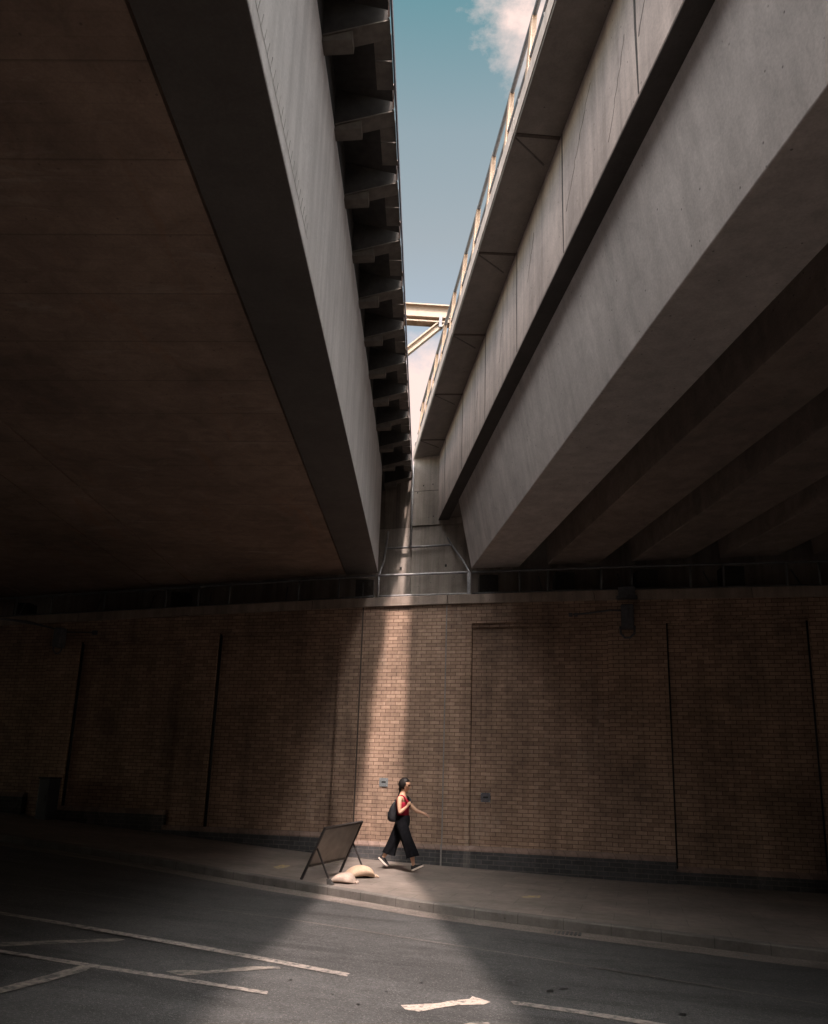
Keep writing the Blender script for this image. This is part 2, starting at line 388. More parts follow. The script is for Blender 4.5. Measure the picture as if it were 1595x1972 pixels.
marking('arrow_marking', ragged([(318, 1872), (352, 1869), (385, 1871), (430, 1868), (480, 1862), (538, 1863), (541, 1867), (490, 1869), (430, 1874), (385, 1878), (345, 1880)], .9), 'paint_worn')
marking('arrow_marking', ragged([(773, 1937), (800, 1936), (850, 1933), (880, 1927), (906, 1925), (908, 1920), (930, 1926), (946, 1932), (930, 1936), (905, 1936), (880, 1937), (840, 1944), (808, 1950), (782, 1945)], 1.2), 'paint')
marking('arrow_marking', ragged([(872, 1978), (905, 1971), (940, 1971), (950, 1980), (900, 1986)], 1.5), 'paint_worn')
for x, y, w, h in ((985, 1890, 8, 2), (1060, 1910, 8, 2), (1085, 1905, 9, 2.4), (1315, 1955, 9, 2.5), (812, 1893, 4, 1.5), (690, 1935, 4, 2), (560, 1888, 3, 1.5), (640, 1915, 3, 1.4), (745, 1910, 4, 1.6), (1437, 1841, 6, 2)):
    marking('tar_spot', [(x - w, y), (x - w * .5, y - h), (x + w * .4, y - h * .8), (x + w, y + h * .3), (x + w * .3, y + h), (x - w * .6, y + h * .7)], 'tar')
for s0, dd in ((-2.0, -6.2), (1.0, -6.6)):
    pass
# long reinstatement seams along the lane
for (a, b, t) in (((560, 1770), (1595, 1935), 2.2), ((0, 1700), (560, 1770), 1.5)):
    marking('tar_seam', [a, ((a[0] + b[0]) / 2, (a[1] + b[1]) / 2 - 1), b, (b[0], b[1] + t), ((a[0] + b[0]) / 2, (a[1] + b[1]) / 2 + t - 1), (a[0], a[1] + t)], 'tar_soft' if 'tar_soft' in M else 'ground', .003)
marking('spray_mark', ragged([(526, 1670), (545, 1666), (560, 1668), (553, 1671), (535, 1674)], .6, 8), 'spray', .006, pavement, 0)
marking('spray_mark', ragged([(1003, 1728), (1020, 1725), (1042, 1726), (1038, 1730), (1015, 1731)], .8, 8), 'spray', .006, pavement, 0)
gb = MB()
c0 = grd(1097, 1795, -.12); gs, gd = sd(c0)
for k in range(7): gb.box((gs - .18 + k * .05, kd(gs) - .30, zg(gs) - .1165), (gs - .15 + k * .05, kd(gs) - .08, zg(gs) - .112))
gb.build('gully_grate', 'black_metal', gutter)

# ------------------------------------------------------------------ brick retaining wall
def cope_z(s): return 5.42 + (.0 if s > -1 else .0245 * (max(s, -14) + 1)) - (0 if s < 4 else .010 * (min(s, 10) - 4))
wall = empty('retaining_wall', mat=WALLM)
tag(wall, 'long yellow brick wall with recessed panels and a blue brick foot behind the pavement', 'wall')
def slab(mb, poly, d0, d1):   # polygon in (s, z), between two depths
    mb.prism([(s, d0, z) for s, z in poly], [(s, d1, z) for s, z in poly])
RC = .11
wm = MB()
xs = [-45, -14, -10, -6, -1, 4, 10, 45]
slab(wm, [(-45, -1), (45, -1)] + [(s, cope_z(s) - .195) for s in xs[::-1]], RC, .62)
PANELS = [(-12.4, -8.83, 4.56), (-7.99, -5.24, 4.60), (-4.45, -1.59, 4.74), (1.25, 3.94, 4.82), (5.03, 7.54, 4.83), (8.6, 11.3, 4.82), (-16.2, -13.3, 4.5), (-20.1, -17.0, 4.5), (12.4, 15.2, 4.8), (16.2, 19, 4.8)]
PANELS.sort()
edge = -45
for a, b, zt in PANELS + [(45, 45, 0)]:
    slab(wm, [(edge, -1), (a, -1)] + [(s, cope_z(s) - .195) for s in (a, (a + edge) / 2, edge)], 0, RC)
    if a < 45:
        slab(wm, [(a, zt), (b, zt), (b, cope_z(b) - .195), (a, cope_z(a) - .195)], 0, RC)
        slab(wm, [(a, zt - .075), (b, zt - .075), (b, zt), (a, zt)], .055, RC)
    edge = b
wm.build('brick_face', 'brick', wall)
PL = [(-45, -8.95, -.05, 1.05), (-8.05, -5.37, -.05, .80), (-5.37, -1.59, -.045, .50), (-1.59, 5.03, -.045, .385), (5.03, 7.54, .03, .215), (7.54, 45, -.045, .22)]
for a, b, d, zt in PL:
    pm = MB(); pm.box((a, d, -1), (b, RC + .03, zt)); pm.build('plinth', 'blue_brick', wall)
    cm = MB(); dd = 0.0 if d < 0 else RC
    cm.prism([(a, d, zt), (a, RC + .031, zt), (a, RC + .031, zt + .095), (a, dd - .002, zt + .095), (a, d, zt + .03)],
             [(b, d, zt), (b, RC + .031, zt), (b, RC + .031, zt + .095), (b, dd - .002, zt + .095), (b, d, zt + .03)])
    cm.build('plinth_cap', 'plinth_cap', wall)
ce = [-45, -30, -20, -14, -11, -8.1, -5.2, -2.25, .745, 3.7, 6.6, 9.5, 14, 20, 30, 45]
for a, b in zip(ce, ce[1:]):
    cm = MB(); g = .008
    q = [(a + g, -.055, cope_z(a) - .195), (b - g, -.055, cope_z(b) - .195), (b - g, .66, cope_z(b) - .195), (a + g, .66, cope_z(a) - .195),
         (a + g, -.055, cope_z(a)), (b - g, -.055, cope_z(b)), (b - g, .66, cope_z(b)), (a + g, .66, cope_z(a))]
    cm.box8(q); cm.build('coping', 'coping', wall, bevel=.008)
jm = MB(); jm.box((.705, -.006, .48), (.73, .01, 5.22)); jm.box((.70, -.052, -.2), (.73, -.03, .48)); jm.build('expansion_joint', 'joint', wall)
jm = MB(); jm.box((-1.115, -.004, .48), (-1.085, .01, 5.22)); jm.build('expansion_joint', 'joint_dark', wall)

for a_, zt_, r_ in ((-7.99, 4.56, .033), (-4.45, 4.70, .033), (5.03, 4.78, .014), (7.50, 4.78, .016)):
    m_ = MB(); m_.tube([(a_ + r_ + .003, .073, zg(a_) + .02), (a_ + r_ + .003, .073, 2.4), (a_ + r_ + .003, .073, zt_)], r_, 10); m_.build('downpipe', 'black_metal', wall)
# shelf behind the coping, with the concrete upstand the bridges run into
up = empty('abutment', mat=WALLM @ Matrix.Translation((0, 1.65, 5.0)))
tag(up, 'tall concrete abutment rising behind the guard rail between the two bridges', 'abutment')
def inup(v): return (v[0], v[1] - 1.65, v[2] - 5.0)
def upbox(a, b, name, mat, bevel=0):
    m_ = MB(); m_.box(inup(a), inup(b)); return m_.build(name, mat, up, bevel=bevel)
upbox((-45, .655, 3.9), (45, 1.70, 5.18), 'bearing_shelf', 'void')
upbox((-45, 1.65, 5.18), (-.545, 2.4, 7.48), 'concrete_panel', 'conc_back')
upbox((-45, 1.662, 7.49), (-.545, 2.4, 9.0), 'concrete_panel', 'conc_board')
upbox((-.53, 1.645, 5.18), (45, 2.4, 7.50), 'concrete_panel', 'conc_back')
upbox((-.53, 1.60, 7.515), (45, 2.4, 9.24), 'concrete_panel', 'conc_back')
upbox((-.50, 1.597, 8.362), (.3, 1.61, 8.374), 'joint_strip', 'stain')
upbox((-45, 1.655, 7.478), (-.545, 1.665, 7.492), 'joint_strip', 'stain')
pm = MB(); pm.tube([inup((-.535, 1.56, 7.0)), inup((-.535, 1.56, 9.02))], .028); pm.build('drain_pipe', 'galv', up)
for s_, z_ in ((-.28, 8.50), (-.05, 8.52), (-.42, 8.33), (-.02, 7.72), (.3, 6.52), (-.78, 6.5)):
    m_ = MB(); m_.box(inup((s_ - .012, 1.592, z_ - .016)), inup((s_ + .012, 1.6, z_ + .016))) if z_ > 7.5 else m_.box(inup((s_ - .025, 1.635, z_ - .03)), inup((s_ + .02, 1.65, z_ + .03)))
    m_.build('tie_hole', 'bearing', up)

# ------------------------------------------------------------------ guard rails on the coping
RAILH = .48
def rail_top(s): return cope_z(s) + .485
def post(par, s, lean=0.0, r=.022, d=.03, mat='dark_galv', name='post'):
    m_ = MB(); m_.tube([(s, d, cope_z(s) + .02), (s + lean, d, rail_top(s) - .01)], r); return m_.build(name, mat, par)
def rail(name, s0, s1, posts, mat, label, lean=()):
    e = empty(name, mat=WALLM @ Matrix.Translation((s0, 0, cope_z(s0))))
    inv = Matrix.Translation((-s0, 0, -cope_z(s0)))
    ss = [s0 + (s1 - s0) * i / 12 for i in range(13)]
    def bld(m_, nm, mt=mat): m_.v = [inv @ v for v in m_.v]; return m_.build(nm, mt, e)
    m_ = MB(); m_.tube([(s, .03, rail_top(s)) for s in ss], .026); bld(m_, 'top_rail')
    m_ = MB(); m_.tube([(s, .03, cope_z(s) + .035) for s in ss], .018); bld(m_, 'bottom_rail')
    for s in posts:
        m_ = MB(); m_.tube([(s, .03, cope_z(s) + .003), (s, .03, rail_top(s))], .022); bld(m_, 'post')
    for s in lean:
        m_ = MB(); m_.tube([(s + .12, .03, cope_z(s) + .004), (s + .10, .22, cope_z(s) + .1), (s, .5, rail_top(s) - .02)], .016); bld(m_, 'stay')
    tag(e, label, 'guard rail', 'guard rails along the top of the wall'); return e, bld
rail('guard_rail', -13.2, -.86, [-12.9, -11.2, -9.95, -8.95, -7.5, -5.88, -5.05, -4.29, -2.62, -1.69], 'dark_galv',
     'long dark guard rail on the coping under the steel girder bridge', (-10.1, -7.95, -6.5, -5.0, -3.1, -1.3))
cr, cb = rail('guard_rail', -.80, 1.19, [-.79, 1.175], 'galv', 'pale galvanised guard rail on the coping in the gap between the bridges')
m_ = MB(); m_.tube([(-.79, .03, rail_top(0)), (-1.0, 1.0, 6.5), (-1.13, 1.55, 6.98), (-1.11, 1.6, 7.40)], .022); cb(m_, 'side_rail')
m_ = MB(); m_.tube([(1.175, .03, rail_top(0)), (.9, .75, 6.35), (.45, 1.55, 6.98), (.33, 1.6, 7.18)], .022); cb(m_, 'side_rail')
m_ = MB(); m_.tube([(-1.15, 1.56, 6.97), (.44, 1.56, 6.99)], .024); cb(m_, 'back_rail')
m_ = MB(); m_.box((1.14, -.01, 5.422), (1.21, .06, 5.90)); cb(m_, 'stanchion')
rail('guard_rail', 1.24, 14.2, [2.22, 2.79, 3.84, 4.42, 5.52, 6.12, 7.24, 7.8, 9.0, 9.6, 11, 12.6], 'dark_galv',
     'long dark guard rail on the coping under the concrete beam bridge', (2.55, 4.15, 5.8, 7.4))

# ------------------------------------------------------------------ bridges
def runto(m, V, l, z, d): # point at lateral l on the bridge frame, cut by the plane d behind the wall face
    b = m * l; t = (NW * -1).dot(b - P0 - NW * d) / NW.dot(V); p = b + V * t; return Vector((p.x, p.y, z))
DB = -19.6
def girder(mb, m, V, poly, d0=DB, d1=.3):
    mb.prism([runto(m, V, l, z, d0) for l, z in poly], [runto(m, V, l, z, d1) for l, z in poly])
def rect(l0, l1, z0, z1): return [(l0, z0), (l1, z0), (l1, z1), (l0, z1)]

# --- steel girder bridge
BL = runto(ML, VL, -1.5, 5.2, .9)
sb = empty('girder_bridge', BL)
tag(sb, 'dark steel girder bridge with pale grey web and brackets under its walkway', 'bridge')
def part(mb, name, mat, bevel=0, par=None, org=None): return mb.build(name, mat, par or sb, sub=org or BL, bevel=bevel)
def zl(l): return 6.06 + .032 * (l + 1.17)
mb = MB(); girder(mb, ML, VL, [(-1.873, 6.04), (-1.173, 6.06), (-1.173, 8.46), (-1.873, 8.46)]); eg_ = part(mb, 'edge_girder', 'girder', .006)
mb = MB(); girder(mb, ML, VL, [(-1.871, 6.022), (-1.176, 6.042), (-1.176, 6.056), (-1.871, 6.036)]); part(mb, 'shaded_underside', 'flange', 0, eg_)  # thin strip under the girder, its dark colour standing in for shade
mb = MB(); girder(mb, ML, VL, [(-5.495, zl(-5.5) + .006), (-1.905, zl(-1.9) + .006), (-1.905, 6.6), (-5.495, 6.6)]); part(mb, 'soffit_slab', 'deck_soffit')
mb = MB(); girder(mb, ML, VL, [(-6.45, zl(-6.45)), (-5.53, zl(-5.53)), (-5.53, 7.2), (-6.45, 7.2)]); part(mb, 'inner_girder', 'deck_soffit', .006)
mb = MB(); girder(mb, ML, VL, [(-9.845, zl(-9.8) + .006), (-6.485, zl(-6.5) + .006), (-6.485, 6.6), (-9.86, 6.6)]); part(mb, 'soffit_slab', 'deck_soffit')
mb = MB(); girder(mb, ML, VL, [(-10.8, zl(-10.8)), (-9.88, zl(-9.88)), (-9.88, 7.2), (-10.8, 7.2)]); part(mb, 'inner_girder', 'deck_soffit', .006)
for kk in range(7):  # bays out of view, added to keep side light off the wall
    l0 = -14.42 - 3.4 * (kk + 1)
    mb = MB(); girder(mb, ML, VL, [(l0, 5.72), (l0 + 2.46, 5.72), (l0 + 2.46, 6.6), (l0, 6.6)]); part(mb, 'soffit_slab', 'deck_soffit')
    mb = MB(); girder(mb, ML, VL, [(l0 + 2.48, 5.64), (l0 + 3.38, 5.64), (l0 + 3.38, 7.2), (l0 + 2.48, 7.2)]); part(mb, 'inner_girder', 'deck_soffit', .006)
mb = MB(); girder(mb, ML, VL, [(-14.4, zl(-14.4) + .05), (-10.82, zl(-10.82) + .05), (-10.82, 6.6), (-14.4, 6.6)]); part(mb, 'soffit_slab', 'deck_soffit')
mb = MB(); girder(mb, ML, VL, rect(-39, -1.18, 8.47, 8.95), DB, 2.4); part(mb, 'deck', 'dark_steel')
mb = MB(); girder(mb, ML, VL, rect(-1.195, -.565, 8.93, 9.02), DB, 1.64); part(mb, 'walkway_plate', 'dark_steel')
mb = MB(); girder(mb, ML, VL, rect(-.528, -.510, 8.68, 8.80), DB, 1.62)
part(mb, 'edge_angle', 'edge_steel')
def lf(l, t, z): p = ML * l + VL * t; return Vector((p.x, p.y, z))
ys = [6.235 + 1.0735 * (k - 2) for k in range(14)]
for y in ys:
    t0, t1 = y - .012, y + .185
    mb = MB(); fl_ = MB()
    mb.prism([lf(-1.172, t0, 8.47), lf(-.55, t0, 8.655), lf(-.55, t0, 8.76), lf(-1.172, t0, 8.92)],
             [lf(-1.172, t0 + .02, 8.47), lf(-.55, t0 + .02, 8.655), lf(-.55, t0 + .02, 8.76), lf(-1.172, t0 + .02, 8.92)])
    fl_.prism([lf(-1.172, t0 - .004, 8.452), lf(-.535, t0 - .004, 8.638), lf(-.535, t0 - .004, 8.652), lf(-1.172, t0 - .004, 8.468)],
             [lf(-1.172, t1, 8.452), lf(-.535, t1, 8.638), lf(-.535, t1, 8.652), lf(-1.172, t1, 8.468)])
    br = part(mb, 'bracket', 'dark_steel')  # web darker than its flange: shadow on the near face painted in
    part(fl_, 'flange', 'plate_steel', 0, br)
    k = MB(); a = lf(-1.172, t0 + .02, 8.37); 
    k.prism([lf(-1.172, t0 + .01, 8.40), lf(-.885, t0 + .01, 8.425), lf(-.885, t0 + .01, 8.53), lf(-1.172, t0 + .01, 8.45)],
            [lf(-1.172, t0 + .17, 8.40), lf(-.885, t0 + .17, 8.425), lf(-.885, t0 + .20, 8.53), lf(-1.172, t0 + .20, 8.45)])
    part(k, 'bracket_shoe', 'plate_steel', 0, br)
    k = MB()
    k.prism([lf(-.556, t0 - .02, 8.66), lf(-.534, t0 - .02, 8.66), lf(-.531, t0 - .24, 8.74), lf(-.538, t0 - .24, 8.74)],
            [lf(-.556, t0 - .012, 8.69), lf(-.534, t0 - .012, 8.69), lf(-.531, t0 - .24, 8.76), lf(-.538, t0 - .24, 8.76)])
    part(k, 'sun_catch_sliver', 'pale_steel', 0, br)  # added pale sliver, shaped to catch the sun as a bright crescent
    if y < 17:
        k = MB(); k.prism([lf(-.71, t1 + .02, 8.70), lf(-.535, t1 + .02, 8.70), lf(-.535, t1 + .02, 8.73), lf(-.71, t1 + .02, 8.73)],
                          [lf(-.71, t1 + .30, 8.70), lf(-.535, t1 + .30, 8.70), lf(-.535, t1 + .30, 8.73), lf(-.71, t1 + .30, 8.73)])
        k.prism([lf(-.71, t1 + .315, 8.698), lf(-.535, t1 + .315, 8.698), lf(-.535, t1 + .315, 8.73), lf(-.71, t1 + .315, 8.73)],
                [lf(-.71, t1 + .66, 8.698), lf(-.535, t1 + .66, 8.698), lf(-.535, t1 + .66, 8.73), lf(-.71, t1 + .66, 8.73)])
        part(k, 'toe_plate', 'plate_steel')
mb = MB()   # row of paint runs and bolt heads low on the web
for i in range(26):
    t = 3.5 + i * .105
    mb.prism([lf(-1.171, t, 6.22), lf(-1.171, t + .008, 6.22), lf(-1.171, t + .05, 6.36), lf(-1.171, t + .042, 6.36)],
             [lf(-1.1685, t, 6.22), lf(-1.1685, t + .008, 6.22), lf(-1.1685, t + .05, 6.36), lf(-1.1685, t + .042, 6.36)])
mb.prism([lf(-1.171, 3.5, 6.222), lf(-1.171, 6.2, 6.222), lf(-1.171, 6.2, 6.226), lf(-1.171, 3.5, 6.226)], [lf(-1.1695, 3.5, 6.222), lf(-1.1695, 6.2, 6.222), lf(-1.1695, 6.2, 6.226), lf(-1.1695, 3.5, 6.226)])
part(mb, 'weld_marks', 'weld')
for l in (-1.5, -6.0, -10.3):
    mb = MB(); a = runto(ML, VL, l, 5.18, .95); mb.box((a.x - .2, a.y - .2, 5.18), (a.x + .2, a.y + .2, zl(l) - .03)); part(mb, 'bearing', 'bearing')

# --- concrete beam bridge
BR = runto(MR, VR, 3.5, 5.2, .9)
cbg = empty('beam_bridge', BR)
tag(cbg, 'pale concrete bridge on deep beams with an overhanging slab edge and a post railing', 'bridge')
def cpart(mb, name, mat, bevel=0, par=None): return mb.build(name, mat, par or cbg, sub=BR, bevel=bevel)
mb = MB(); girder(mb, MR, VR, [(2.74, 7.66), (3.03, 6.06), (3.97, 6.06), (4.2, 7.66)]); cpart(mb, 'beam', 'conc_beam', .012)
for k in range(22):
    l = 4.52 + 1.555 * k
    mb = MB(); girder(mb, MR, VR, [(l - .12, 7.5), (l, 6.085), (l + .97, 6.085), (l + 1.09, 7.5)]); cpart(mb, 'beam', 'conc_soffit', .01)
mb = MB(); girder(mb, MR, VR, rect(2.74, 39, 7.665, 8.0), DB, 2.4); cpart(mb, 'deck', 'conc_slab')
mb = MB(); girder(mb, MR, VR, rect(2.516, 2.735, 7.62, 9.29), DB, 1.59); eb_ = cpart(mb, 'edge_beam', 'conc_face', .01)
mb = MB(); girder(mb, MR, VR, rect(2.522, 2.76, 7.606, 7.617), DB, 1.58); cpart(mb, 'shade_strip', 'soot_and_shade', 0, eb_)  # dark strip laid on the overhang's underside as painted shade
def rf(l, t, z): p = MR * l + VR * t; return Vector((p.x, p.y, z))
def rt_at(y, l): return (y - (MR * l).y) / VR.y
jy = [8.172 + 2.245 * (k - 5) for k in range(11)]
FL_, FG = 1.935, 2.514
for i, y in enumerate(jy[:-1]):
    # each slab unit: the joint runs square to the street, so it is skewed a little to the bridge
    a0, a1 = rt_at(y, FL_) + .01, rt_at(jy[i + 1], FL_) - .01
    b0, b1 = a0 + .06, a1 + .06
    if i == len(jy) - 2: a1 = b1 = rt_at(18.45, FL_)
    mb = MB()
    P = lambda l, t, z: rf(l, t, z)
    mb.box8([P(FL_, a0, 9.20), P(FL_, a1, 9.20), P(FG, b1, 9.28), P(FG, b0, 9.28), P(FL_, a0, 9.40), P(FL_, a1, 9.40), P(FG + .22, b1, 9.40), P(FG + .22, b0, 9.40)])
    u = cpart(mb, 'slab_unit', 'conc_slab', .01)
    mb = MB(); mb.box8([P(FL_ - .012, a0, 9.235), P(FL_ - .012, a1, 9.235), P(FL_ + .2, a1, 9.404), P(FL_ + .2, a0, 9.404), P(FL_ - .012, a0, 9.46), P(FL_ - .012, a1, 9.46), P(FL_ + .2, a1, 9.46), P(FL_ + .2, a0, 9.46)])
    cpart(mb, 'upstand', 'conc_face', .008, u)
    mb = MB(); mb.prism([P(FL_ + .02, a0 + .03, 9.203), P(FG - .08, b0 + .42, 9.268), P(FG - .08, b0 + .45, 9.268), P(FL_ + .02, a0 + .05, 9.203)],
                        [P(FL_ + .02, a0 + .03, 9.195), P(FG - .08, b0 + .42, 9.262), P(FG - .08, b0 + .45, 9.262), P(FL_ + .02, a0 + .05, 9.195)])
    cpart(mb, 'diagonal_strip', 'stain', 0, u)  # thin dark diagonal line across the slab underside
    mb = MB(); mb.prism([P(FL_ + .005, a0 - .035, 9.198), P(FG, b0 - .035, 9.282), P(FG, b0 + .012, 9.282), P(FL_ + .005, a0 + .012, 9.198)],
                        [P(FL_ + .005, a0 - .035, 9.190), P(FG, b0 - .035, 9.270), P(FG, b0 + .012, 9.270), P(FL_ + .005, a0 + .012, 9.190)])
    cpart(mb, 'joint_strip', 'joint_dark', 0, u)
    t = rt_at(y, 2.516) + .06
    mb = MB(); mb.prism([P(2.5165, t - .02, 9.27), P(2.5165, t + .02, 9.27), P(2.5165, t + .035, 8.4), P(2.5165, t + .012, 7.64), P(2.5165, t - .012, 7.64), P(2.5165, t - .01, 8.4)],
                        [P(2.513, t - .02, 9.27), P(2.513, t + .02, 9.27), P(2.513, t + .035, 8.4), P(2.513, t + .012, 7.64), P(2.513, t - .012, 7.64), P(2.513, t - .01, 8.4)])
    cpart(mb, 'joint_stain', 'stain')
# hairline cracks wandering over the edge beam face
for (t, z, dt, dz, n) in ((7.0, 9.0, .9, -.9, 14), (6.0, 8.6, .5, -.8, 10), (9.3, 8.9, .35, -.55, 9), (11.2, 8.7, .2, -.6, 8), (5.2, 8.9, .5, -.7, 9), (13.2, 8.5, .25, -.5, 7)):
    mb = MB(); p = [(t + dt * i / n + random.uniform(-.03, .03), z + dz * i / n + random.uniform(-.015, .015)) for i in range(n + 1)]
    for (ta, za), (tb, zb) in zip(p, p[1:]):
        w = random.uniform(.003, .011)
        mb.prism([rf(2.5165, ta - w, za), rf(2.5165, ta + w, za), rf(2.5165, tb + w, zb), rf(2.5165, tb - w, zb)],
                 [rf(2.514, ta - w, za), rf(2.514, ta + w, za), rf(2.514, tb + w, zb), rf(2.514, tb - w, zb)])
    cpart(mb, 'crack', 'stain')
for l in (3.5, 5.0, 6.56, 8.1):
    mb = MB(); a = runto(MR, VR, l, 5.18, .95); mb.box((a.x - .2, a.y - .2, 5.18), (a.x + .2, a.y + .2, 6.03)); cpart(mb, 'bearing', 'bearing')
# railing: rails, with each post a sub-part
py = [7.74 - 1.115 * 4 + 1.115 * k for k in range(14)]
mb = MB()
tA, tB = rt_at(-6, 2.06), rt_at(18.2, 2.06)
mb.tube([rf(2.05, tA, 10.44), rf(2.05, (tA + tB) / 2, 10.44), rf(2.05, tB, 10.44)], .03)
mb.tube([rf(2.01, tA, 9.82), rf(2.01, (tA + tB) / 2, 9.82), rf(2.01, tB, 9.82)], .028)
rl = cpart(mb, 'railing', 'rail_blue')
for y in py:
    t = rt_at(y, 2.05); mb = MB()
    w = .062
    mb.box8([rf(1.94, t - w, 9.40), rf(1.94, t + w, 9.40), rf(2.03, t + w, 9.40), rf(2.03, t - w, 9.40), rf(2.03, t - w, 10.50), rf(2.03, t + w, 10.50), rf(2.085, t + w, 10.50), rf(2.085, t - w, 10.50)])
    cpart(mb, 'post', 'post', .006, rl)
    mb = MB(); mb.prism([rf(1.925, t + .25, 9.44), rf(1.925, t + .40, 9.44), rf(1.925, t + .40, 9.52), rf(1.925, t + .25, 9.52)], [rf(1.96, t + .25, 9.44), rf(1.96, t + .40, 9.44), rf(1.96, t + .40, 9.52), rf(1.96, t + .25, 9.52)])
    cpart(mb, 'rail_clamp', 'black_metal', 0, rl)

# gantry over the tracks beyond
gy = 22.0
def gp(x, y): return on_plane(x, y, Vector((0, gy, 0)), Vector((0, 1, 0)))
g0 = Vector((3.4, gy, 9.0))
ga = empty('track_gantry', g0); tag(ga, 'cream steel gantry beam with a diagonal brace seen against the sky', 'gantry')
def ibeam(mb, a, b, h, w, tw=.03):
    a, b = Vector(a), Vector(b); u = (b - a).normalized(); n = Vector((0, 1, 0)); v = n.cross(u).normalized()
    def bar(c, hh, ww):
        mb.prism([a + v * (c - hh) - n * ww, a + v * (c + hh) - n * ww, a + v * (c + hh) + n * ww, a + v * (c - hh) + n * ww],
                 [b + v * (c - hh) - n * ww, b + v * (c + hh) - n * ww, b + v * (c + hh) + n * ww, b + v * (c - hh) + n * ww])
    bar(0, h / 2 - .02, tw / 2); bar(h / 2, .02, w / 2); bar(-h / 2, .02, w / 2)
mb = MB(); a, b = gp(700, 593), gp(1000, 612); ibeam(mb, a, b, .40, .22); ibeam(mb, a + Vector((0, .06, -.27)), b + Vector((0, .06, -.27)), .16, .3)
mb.build('beam', 'gantry', ga, sub=g0)
mb = MB(); a, b = gp(768, 690), gp(868, 610); ibeam(mb, a, b, .17, .16); mb.build('brace', 'gantry', ga, sub=g0)
mb = MB(); q = gp(848, 624); mb.box((q.x - .04, gy - .12, q.z - .16), (q.x + .05, gy + .1, q.z + .2)); mb.build('gusset', 'rail_blue', ga, sub=g0)
mb = MB(); 
for xx in (gp(1000, 600).x - .1, gp(700, 600).x + .1): mb.box((xx - .15, gy - .15, 8.6), (xx + .15, gy + .15, 15.2))
mb.build('mast', 'gantry', ga, sub=g0)

# ------------------------------------------------------------------ far side of the road (behind the camera)
ow = empty('opposite_wall', mat=WALLM @ Matrix.Translation((0, DB, 0)))
tag(ow, 'brick wall on the near side of the road carrying the other ends of the bridges', 'wall')
mb = MB(); mb.box((-45, -.6, -1), (45, 0, 5.3)); mb.build('brick_face', 'brick', ow)
mb = MB(); mb.box((-45, -1.4, 5.3), (45, -.6, 9.0)); mb.build('concrete_panel', 'conc_back', ow)

# ------------------------------------------------------------------ wall fittings
def fit_empty(name, s, d, z): return empty(name, mat=WALLM @ Matrix.Translation((s, d, z)))
def lp(mb, e, name, mat, o, bevel=0):
    mb.v = [v - Vector(o) for v in mb.v]; return mb.build(name, mat, e, bevel=bevel)
o = (4.32, 0, 4.45); e = fit_empty('wall_lamp', *o)
tag(e, 'dark wall lamp hanging from the coping on the pier between the two right hand panels', 'wall lamp', 'dark lamps high on the wall')
mb = MB(); mb.box((4.20, -.30, 4.62), (4.44, -.02, 5.08)); lp(mb, e, 'housing', 'lamp_metal', o, .03)
mb = MB(); mb.tube([(4.18, -.2, 4.66), (4.19, -.2, 4.52), (4.26, -.2, 4.44), (4.36, -.2, 4.44), (4.44, -.2, 4.52), (4.45, -.2, 4.66)], .022); lp(mb, e, 'guard_loop', 'lamp_metal', o)
mb = MB(); mb.box((4.12, -.2, 5.22), (4.52, .12, 5.27)) ; mb.box((4.16, -.16, 5.27), (4.48, .1, 5.46)); lp(mb, e, 'bracket', 'lamp_metal', o, .02)
mb = MB(); mb.tube([(4.24, -.06, 5.0), (4.0, -.03, 5.02), (3.6, -.03, 4.97), (3.28, -.03, 4.95)], .018); mb.box((3.2, -.06, 4.91), (3.27, -.0, 4.98)); mb.box((3.31, -.06, 4.91), (3.37, -.0, 4.98)); lp(mb, e, 'conduit', 'lamp_metal', o)
o = (-8.45, 0, 4.35); e = fit_empty('wall_lamp', *o)
tag(e, 'dark wall lamp on a drooping cable on the far left pier', 'wall lamp', 'dark lamps high on the wall')
mb = MB(); mb.box((-8.56, -.26, 4.42), (-8.36, -.02, 4.88)); lp(mb, e, 'housing', 'lamp_metal', o, .03)
mb = MB(); mb.tube([(-8.58, -.16, 4.5), (-8.57, -.16, 4.36), (-8.5, -.16, 4.28), (-8.42, -.16, 4.28), (-8.35, -.16, 4.36), (-8.34, -.16, 4.5)], .02); lp(mb, e, 'guard_loop', 'lamp_metal', o)
mb = MB(); mb.tube([(-8.5, -.08, 4.84), (-8.9, -.07, 4.93), (-9.4, -.07, 5.04), (-9.8, -.07, 5.1), (-10.3, -.06, 5.16)], [.02, .02, .035, .03, .02]); lp(mb, e, 'cable', 'lamp_metal', o)
mb = MB(); mb.tube([(-8.4, -.05, 4.8), (-8.0, -.03, 4.79), (-7.62, -.03, 4.78)], .014); mb.box((-7.66, -.07, 4.73), (-7.56, -.0, 4.82)); lp(mb, e, 'conduit', 'lamp_metal', o)
